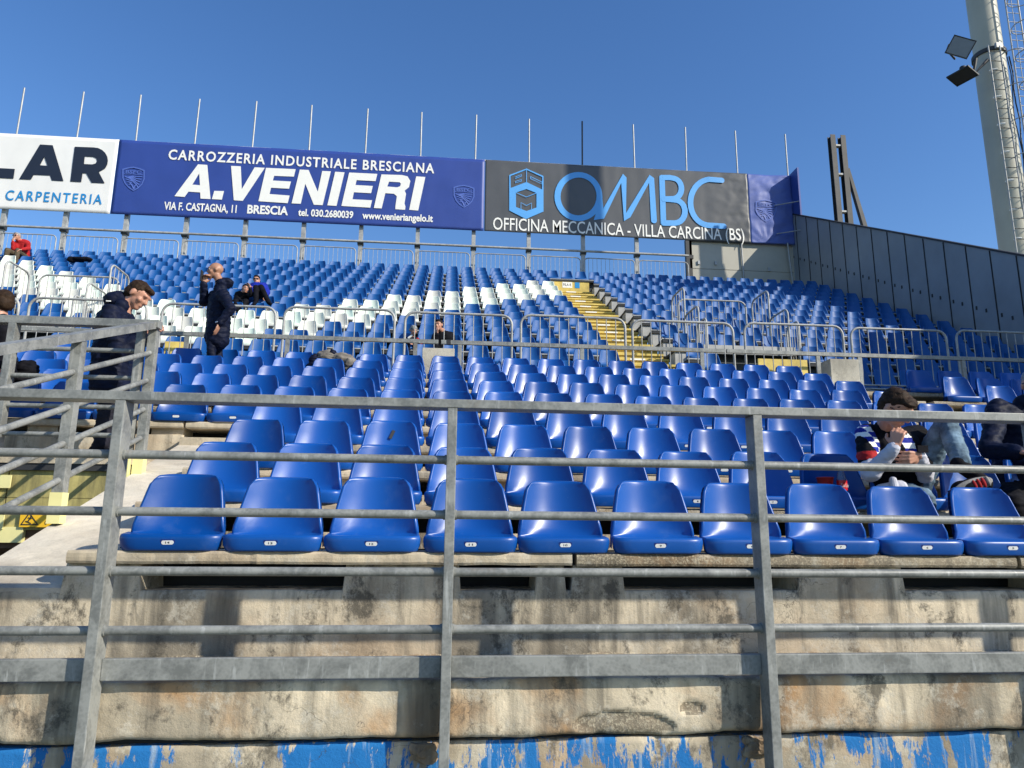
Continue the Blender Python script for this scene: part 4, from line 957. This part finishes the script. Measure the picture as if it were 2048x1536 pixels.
def stand(x, y, z, h, face_x, lean=0., **kw):
    """joints of a standing figure facing +X or -X"""
    s = h / 1.78; sx = face_x
    j = dict(f=(sx, 0, 0), u=(0, 0, 1), head=(x + sx * .02, y, z + h - .125 * s), neck=(x, y, z + 1.50 * s), chest=(x, y, z + 1.32 * s), pelvis=(x, y, z + .97 * s),
             shL=(x, y - .19 * s, z + 1.43 * s), shR=(x, y + .19 * s, z + 1.43 * s), elL=(x, y - .24 * s, z + 1.13 * s), elR=(x, y + .24 * s, z + 1.13 * s), wrL=(x + sx * .06, y - .22 * s, z + .88 * s), wrR=(x + sx * .06, y + .22 * s, z + .88 * s),
             hipL=(x, y - .09 * s, z + .92 * s), hipR=(x, y + .09 * s, z + .92 * s), knL=(x + sx * .03, y - .10 * s, z + .50 * s), knR=(x + sx * .02, y + .10 * s, z + .50 * s), anL=(x, y - .10 * s, z + .08 * s), anR=(x - sx * .03, y + .10 * s, z + .08 * s),
             toL=(x + sx * .16 * s, y - .11 * s, z + .04 * s), toR=(x + sx * .13 * s, y + .11 * s, z + .04 * s))
    j.update(kw); return j, s
# 1 standing man with bowed head by the stairway railing
Y1 = 6.02
q = lambda a, b, y=Y1: tuple(P(a, b, y))
j, s = stand(P(222, 800, Y1).x, Y1, .51, 1.74, 1, head=q(277, 590), f=(.80, -.12, -.62), u=(.55, 0, .80), neck=q(247, 612), chest=q(231, 648), pelvis=q(222, 752), shL=q(222, 628, Y1 - .17), shR=q(240, 628, Y1 + .17),
             elL=q(238, 706, Y1 - .2), wrL=q(287, 668, Y1 - .12), elR=q(262, 700, Y1 + .15), wrR=q(297, 672, Y1 + .02))
s1 = 1.03
t = person('man in navy hooded jacket standing behind the left railing with bowed head', j, s1, .010, 'navy', 'charcoal', 'black', 'skin', ('hair_brown', 'quiff'), 'closed', 1.10, None,
           ((.6, .1, .5), (0, .5, -.5), .5, 1), ((.6, 0, .6), (0, -.5, -.5), .5, -1), True, True, .010, seed=1)
o = MB().box(-.018, .018, -.003, .003, -.004, .004).build('sleeve_tab', 't_white', t, q(217, 602, Y1 - .27))
# 2 bald man on the phone
Y2 = 9.32; q = lambda a, b, y=Y2: tuple(P(a, b, y))
zf = NOSE_Z + RISE * 8
j, s = stand(P(440, 600, Y2).x, Y2, zf, 1.74, -1, head=q(431, 541), f=(-.95, -.28, -.12), u=(0, 0, 1), neck=q(441, 566), chest=q(440, 604), pelvis=q(434, 678), shL=q(446, 590, Y2 - .17), shR=q(432, 590, Y2 + .17),
             elL=q(450, 632, Y2 - .26), wrL=q(440, 645, Y2 - .34), elR=q(408, 604, Y2 + .12), wrR=q(408, 566, Y2 - .02))
j['wrL'] = q(438, 647, Y2 - .28); j['elL'] = q(462, 618, Y2 - .26)
t = person('bald man in navy jacket standing in profile with a phone at his ear', j, .97, .012, 'navy', 'navy', 'black', 'skin_dark', None, None, 1.12, None,
           ((-.15, -.1, -1), (-.9, .2, 0), .25, 1), ((.15, -.1, 1), (.5, -.8, 0), .8, 1), True, False, .010, seed=2)
wv = Vector(j['wrL']); MB().tube([wv + V(.036 * math.cos(a), .036 * math.sin(a), .01) for a in [math.pi * 2 * k / 14 for k in range(15)]], .011, 8).build('wristwatch', 'bolt', t)
ph = Vector(q(404, 552, Y2 - .06)); o = MB().box(ph.x - .012, ph.x + .004, ph.y - .035, ph.y + .035, ph.z - .07, ph.z + .07).build('mobile_phone', 'ink'); tag(o, 'black mobile phone held at the ear of the bald man', 'phone')
# seated figures: generic joints
def sit(x, y, zs, s=1., fx=0., kw=None):
    """seated facing the camera (-Y); zs is the seat pan height"""
    j = dict(f=(fx, -1, -.1), u=(0, 0, 1), head=(x, y - .06, zs + .78 * s), neck=(x, y - .02, zs + .60 * s), chest=(x, y, zs + .42 * s), pelvis=(x, y + .04, zs + .11 * s),
             shL=(x - .18 * s, y, zs + .53 * s), shR=(x + .18 * s, y, zs + .53 * s), elL=(x - .24 * s, y - .12, zs + .28 * s), elR=(x + .24 * s, y - .12, zs + .28 * s), wrL=(x - .10 * s, y - .32, zs + .22 * s), wrR=(x + .10 * s, y - .32, zs + .22 * s),
             hipL=(x - .10 * s, y, zs + .10 * s), hipR=(x + .10 * s, y, zs + .10 * s), knL=(x - .14 * s, y - .42 * s, zs + .13 * s), knR=(x + .14 * s, y - .42 * s, zs + .13 * s),
             anL=(x - .13 * s, y - .44 * s, zs - .27 * s), anR=(x + .13 * s, y - .44 * s, zs - .27 * s), toL=(x - .14 * s, y - .60 * s, zs - .31 * s), toR=(x + .14 * s, y - .60 * s, zs - .31 * s))
    j.update(kw or {}); return j
# 3 red jacket, top left
def at_row(px, py, k, dy=-.25): return P(px, py, UY - UP * k + dy)
a = at_row(44, 500, 1); x, y = a.x, a.y; zs = UZ - UR - .40 + .10
pr = lambda px, py, yy=y: tuple(P(px, py, yy))
j = sit(x, y, zs, 1.05, .15, dict(head=pr(34, 473, y - .2), neck=pr(38, 480, y - .12), chest=pr(45, 488), shL=pr(36, 485, y), shR=pr(54, 485, y), elL=pr(26, 497, y - .25), wrL=pr(26, 483, y - .3), elR=pr(57, 497, y - .2), wrR=pr(43, 499, y - .4), f=(-.15, -1, -.1)))
person('grey haired man in red jacket seated in the top left corner, hand at cheek', j, 1.1, .02, 'red', 'khaki', 'black', 'skin', ('hair_grey', 'short'), 'lens', 1.05, wr=.008, handL=((0, 0, 1), (0, .8, .2), .6, 1), seed=3)
# 4 the two lounging in the upper stand
k = 7.7; yA = UY - UP * 8 + .0
a = P(514, 557, 17.0)
pr = lambda px, py, yy: tuple(P(px, py, yy))
j = sit(P(515, 590, 16.7).x, 16.7, P(515, 590, 16.7).z, 1., 0, dict(head=pr(513, 559, 17.1), neck=pr(514, 566, 17.1), chest=pr(517, 575, 16.95), pelvis=pr(522, 592, 16.7), shL=pr(506, 571, 17.0), shR=pr(529, 571, 17.0), elL=pr(502, 582, 16.7), wrL=pr(500, 574, 16.4),
      elR=pr(536, 585, 16.8), wrR=pr(530, 594, 16.5), hipL=pr(518, 592, 16.6), hipR=pr(527, 592, 16.6), knL=pr(512, 575, 16.2), knR=pr(522, 574, 16.2), anL=pr(512, 604, 15.9), anR=pr(538, 606, 16.0), toL=pr(508, 608, 15.75), toR=pr(543, 609, 15.85), f=(.1, -1, -.2), u=(0, .1, 1)))
person('person in royal blue top and sunglasses lounging with knees drawn up', j, 1., .016, 'royal', 'black', 'black', 'skin', ('hair_dark', 'short'), 'lens', 1., wr=.006, seed=4)
j = sit(P(485, 600, 16.5).x, 16.5, P(485, 603, 16.5).z, 1., 0, dict(head=pr(491, 577, 16.3), neck=pr(487, 585, 16.4), chest=pr(484, 592, 16.45), pelvis=pr(480, 605, 16.5), shL=pr(475, 589, 16.5), shR=pr(496, 589, 16.4), elL=pr(474, 600, 16.3), wrL=pr(486, 603, 16.0), elR=pr(502, 590, 16.1), wrR=pr(500, 576, 16.05),
      hipL=pr(478, 606, 16.4), hipR=pr(487, 606, 16.4), knL=pr(470, 603, 15.95), knR=pr(492, 603, 15.95), anL=pr(474, 618, 15.8), anR=pr(480, 622, 15.8), toL=pr(476, 621, 15.6), toR=pr(484, 626, 15.6), f=(.5, -.8, -.2), u=(.2, 0, 1)))
person('person in black slumped low beside the one in the royal blue top', j, .95, .016, 'black', 'black', 'black', 'skin', ('hair_dark', 'short'), None, 1., wr=.006, handR=((-.3, 0, 1), (-.5, -.5, 0), .6, -1), seed=5)
# 5 child with beanie and man in black
yk = 13.5
j = sit(P(828, 690, yk).x, yk, P(828, 712, yk).z, .78, .25, dict(head=pr(827, 661, yk - .1), neck=pr(823, 674, yk), chest=pr(824, 686, yk), shL=pr(815, 680, yk), shR=pr(834, 680, yk), wrR=pr(838, 690, yk - .3), elR=pr(840, 700, yk - .15), f=(.45, -.85, -.35)))
t = person('small child in grey knitted hat seated behind the barrier', j, .80, .012, 'navy', 'navy', 'black', 'skin', ('knit', 'cap'), None, 1.12, wr=.005, seed=6)
shape([('c', pr(817, 676, yk - .09), pr(824, 671, yk - .1), .022, .02)]).build('collar', 't_white', t)
shape([('c', pr(835, 679, yk - .25), pr(842, 689, yk - .25), .035, .03)]).build('red_mitten', 'red', t)
yk = 13.3
j = sit(P(886, 690, yk).x, yk, P(886, 716, yk).z, 1., -.2, dict(head=pr(877, 650, yk - .18), neck=pr(884, 662, yk - .05), chest=pr(887, 676, yk), shL=pr(872, 672, yk), shR=pr(902, 672, yk), elL=pr(866, 690, yk - .25), wrL=pr(874, 668, yk - .32), elR=pr(905, 694, yk - .1), wrR=pr(882, 706, yk - .4), f=(-.35, -.9, -.15)))
person('dark haired man in black coat beside the child, hand over his mouth', j, .98, .013, 'black', 'black', 'black', 'skin', ('hair_dark', 'short'), None, 1.12, wr=.006, handL=((-.05, -.1, 1), (.4, .6, 0), .5, 1), seed=7)
# 6 cut off by the left edge
j, s = stand(P(-10, 700, 6.1).x, 6.12, .51, 1.66, -1, head=tuple(P(2, 607, 6.15)), f=(-.9, .4, -.2), neck=tuple(P(-2, 634, 6.15)), chest=tuple(P(-8, 668, 6.15)), shL=tuple(P(6, 650, 6.0)), shR=tuple(P(-24, 650, 6.3)), pelvis=tuple(P(-10, 745, 6.15)), elL=tuple(P(10, 700, 5.95)), wrL=tuple(P(2, 740, 5.85)))
person('dark haired person in black jacket cut off by the left edge', j, .98, .012, 'black', 'black', 'black', 'skin', ('hair_brown', 'short'), None, 1.08, wr=.008, seed=8)
# 7 puffer jacket left on a seat, 8 grey jacket heap
def heap(name, mat, pts, label, cat, vox=.012, wr=.012, seed=0, ws_=9.):
    o = blob(name, [('e', Vector(p), r) for p, r in pts], vox, mat, None, 2, wr, ws_, seed); tag(o, label, cat); return o
c0 = P(44, 742, 6.45)
heap('jacket', 'black', [(c0 + V(-.06, 0, -.02), (.12, .09, .10)), (c0 + V(.05, -.02, .01), (.09, .08, .085)), (c0 + V(-.14, .02, -.05), (.09, .08, .08)), (c0 + V(.0, -.04, -.09), (.13, .09, .05))], 'black padded jacket bundled over a blue seat at the left', 'jacket', .010, .013, 1, 12.)
c0 = P(662, 722, 8.95)
heap('jacket', 'greycloth', [(c0 + V(-.05, 0, .04), (.14, .10, .09)), (c0 + V(.12, .0, .03), (.15, .10, .08)), (c0 + V(.24, -.03, -.06), (.09, .08, .12)), (c0 + V(.05, .02, -.04), (.16, .12, .07)), (c0 + V(.28, -.06, -.16), (.06, .06, .09))], 'grey brown jacket heaped over seats in the lower block', 'jacket', .010, .014, 2, 10.)
heap('scarf', 'navy', [(c0 + V(-.20, -.04, -.02), (.06, .06, .09)), (c0 + V(-.22, -.06, -.10), (.07, .05, .06)), (c0 + V(.02, -.02, .09), (.06, .06, .05))], 'dark blue cloth beside the heaped grey jacket', 'cloth', .010, .012, 3, 12.)
c1 = P(487, 0, 1); c1 = at_row(165, 515, 2)
heap('jacket', 'black', [(c1 + V(0, 0, -.05), (.30, .12, .07)), (c1 + V(-.3, 0, -.08), (.12, .1, .09))], 'black jacket lying over seats near the top left', 'jacket', .02, .02, 4, 6.)
# 9 seated man with scarf, jeans and sunglasses
yy = 4.38; pr = lambda px, py, y_=yy: tuple(P(px, py, y_))
j = dict(f=(.34, -.60, -.72), u=(.20, -.60, .78), head=pr(1793, 816, 4.12), neck=pr(1776, 852, 4.35), chest=pr(1782, 895, 4.43), pelvis=pr(1800, 985, 4.55),
         shL=pr(1733, 868, 4.43), shR=pr(1835, 872, 4.47), elL=pr(1741, 948, 4.19), wrL=pr(1790, 893, 4.05), elR=pr(1850, 950, 4.36), wrR=pr(1838, 912, 4.09),
         hipL=pr(1785, 985, 4.51), hipR=pr(1826, 982, 4.53), knL=pr(1846, 1000, 4.07), knR=pr(1893, 846, 4.27), anL=pr(1858, 1130, 4.05), anR=pr(1926, 934, 4.08), toL=pr(1870, 1140, 3.93), toR=pr(1972, 966, 4.03))
def jersey(c):
    # knitted scarf falling over both shoulders, blue and white blocks; red trim at sleeve
    a = P(1752, 880, 4.28); b = P(1826, 890, 4.28)
    if c.y < 4.49 and c.z < P(1790, 848, 4.33).z and c.z > P(1790, 925, 4.33).z - .01:
        for k_, p_ in enumerate((a, b)):
            dx = c.x - p_.x - (.16 if k_ == 0 else .35) * (p_.z - c.z)
            if abs(dx) < .045: return (1, 2)[int(math.floor((c.z * 28 + (1 if dx > 0 and k_ == 0 else 0)))) % 2]
    if c.x < P(1750, 900, 4.3).x and P(1730, 923, 4.33).z < c.z < P(1730, 905, 4.33).z: return 3
    return 0
t = person('young man in dark jersey and pale jeans eating in the second row', j, 1.0, .0058, 'black', 'jean', 'black', 'skin', ('hair_brown', 'quiff'), 'lens', .98, None,
           ((.25, -.1, 1), (.6, .55, 0), .75, 1), ((-.9, -.25, -.15), (.1, .8, .2), .65, 1), False, False, .006, jersey, ['black', 'royal', 't_white', 'red'], sleeve='longsleeve', seed=9)
a_ = Vector(pr(1908, 984, 3.97)); b_ = Vector(pr(1988, 958, 3.93)); ld = (b_ - a_).normalized(); fw = V(.55, -.75, .25); fw = (fw - fw.dot(ld) * ld).normalized(); Rs = Matrix((ld, fw, ld.cross(fw))).transposed()
mid_ = (a_ + b_) / 2
blob('shoe', [('e', mid_ - fw * .035, (.125, .045, .046), Rs), ('e', mid_ - fw * .05 - ld * .05, (.06, .055, .05), Rs)], .007, 'black', t, 2)
M['sole'] = plain('worn_sole', (.30, .28, .25), .8, 0, .3, 20.)
shape([('e', mid_ - fw * .010, (.118, .016, .040), Rs)]).build('sole', 'sole', t)
for i_ in range(4): shape([('e', mid_ + fw * .002 + ld * (.005 + .026 * i_), (.0115, .010, .031), Rs)]).build('tread', 'red' if i_ < 3 else 'sole', t)
shape([('c', pr(1762, 985, 4.21), pr(1800, 975, 4.18), .05, .045), ('c', pr(1786, 960, 4.16), pr(1790, 985, 4.15), .022, .03)]).build('shirt_hem', 'longsleeve', t)
c0 = Vector(pr(1844, 895, 4.06)); o = MB().box(c0.x - .03, c0.x + .035, c0.y - .006, c0.y + .004, c0.z - .03, c0.z + .012).build('mobile_phone', 'black'); tag(o, 'black phone in the hand of the seated man in the dark jersey', 'phone')
# 10 right edge person
pr = lambda px, py, y_=4.4: tuple(P(px, py, y_))
j = dict(f=(-.55, -.8, -.1), u=(0, 0, 1), head=pr(2072, 768, 4.53), neck=pr(2060, 806, 4.58), chest=pr(2045, 850, 4.63), pelvis=pr(2040, 985, 4.73), shL=pr(1995, 820, 4.58), shR=pr(2100, 820, 4.63), elL=pr(1978, 900, 4.38), wrL=pr(2040, 905, 4.18), elR=pr(2110, 930, 4.43), wrR=pr(2080, 930, 4.13),
         hipL=pr(2020, 985, 4.63), hipR=pr(2075, 985, 4.63), knL=pr(2030, 1012, 4.15), knR=pr(2095, 1000, 4.18), anL=pr(2045, 1150, 4.13), anR=pr(2100, 1150, 4.13), toL=pr(2035, 1165, 3.98), toR=pr(2095, 1165, 3.98))
person('person in navy hoodie and sunglasses seated at the right edge', j, 1.0, .010, 'navy', 'black', 'black', 'skin', ('hair_grey', 'short'), 'lens', 1.06, wr=.009, hood=True, seed=10)
# cup and bottle on the second row seat
def lathe(prof, c, seg=24):
    mb = MB(); vs = [(c[0] + r * math.cos(2 * math.pi * k / seg), c[1] + r * math.sin(2 * math.pi * k / seg), c[2] + z) for r, z in prof for k in range(seg)]
    n = len(prof); mb.add(vs, [(i * seg + k, i * seg + (k + 1) % seg, (i + 1) * seg + (k + 1) % seg, (i + 1) * seg + k) for i in range(n - 1) for k in range(seg)], 0, True); return mb
M['cup'] = plain('red_paper_cup', (.62, .045, .03), .45, 0, .03); M['cola'] = plain('cola_drink', (.018, .007, .004), .08, 0, .1); M['colalabel'] = plain('red_bottle_label', (.60, .012, .018), .35, 0, .05)
gm = N('clear_bottle'); gm.b.inputs['Transmission Weight'].default_value = .9; gm.rough(.06); gm.col((.75, .8, .8)); M['pet'] = gm.m
ct = P(1650, 958, 4.46); zs = NOSE_Z + RISE + .066
cx_, cz = ct.x, ct.z + .006
cup = thing('paper_cup', 'red paper cup standing on the seat left of the seated man', 'cup'); zb = zs
lathe([(.001, 0), (.030, 0), (.030, .004), (.052, cz - zb), (.0545, cz - zb), (.0545, cz - zb + .004), (.050, cz - zb + .003), (.029, .01), (.001, .01)], (cx_, 4.46, zb)).build('cup_wall', 'cup', cup)
for r_ in (.010, .014, .018):
    pts = [(cx_ + r_ * math.cos(a_), 4.46 - .0495, zb + (cz - zb) * .72 + r_ * .7 * math.sin(a_)) for a_ in [2 * math.pi * k / 12 for k in range(13)]]
    MB().tube(pts, .0012, 4).build('cup_emblem', 'red', cup)
bt = thing('cola_bottle', 'small cola bottle with red label beside the red cup', 'bottle'); bx = P(1684, 970, 4.43).x; by = 4.43
lathe([(.001, 0), (.026, 0), (.030, .01), (.029, .05), (.0295, .055)], (bx, by, zs)).build('drink', 'cola', bt)
lathe([(.0305, .055), (.0315, .06), (.0315, .115), (.0305, .12)], (bx, by, zs)).build('label_wrap', 'colalabel', bt)
lathe([(.030, .12), (.028, .14), (.016, .185), (.0125, .20), (.0125, .215)], (bx, by, zs)).build('neck', 'pet', bt)
lathe([(.0145, .205), (.0145, .222), (.001, .222)], (bx, by, zs)).build('cap', 'colalabel', bt)
text_obj('Coca-Cola', 't_white', 'lettering', bt, .0, .2, (bx - .024, bx + .024, zs + .075, zs + .098), by - .0325)

for o in C.l: RC.objects.link(o)
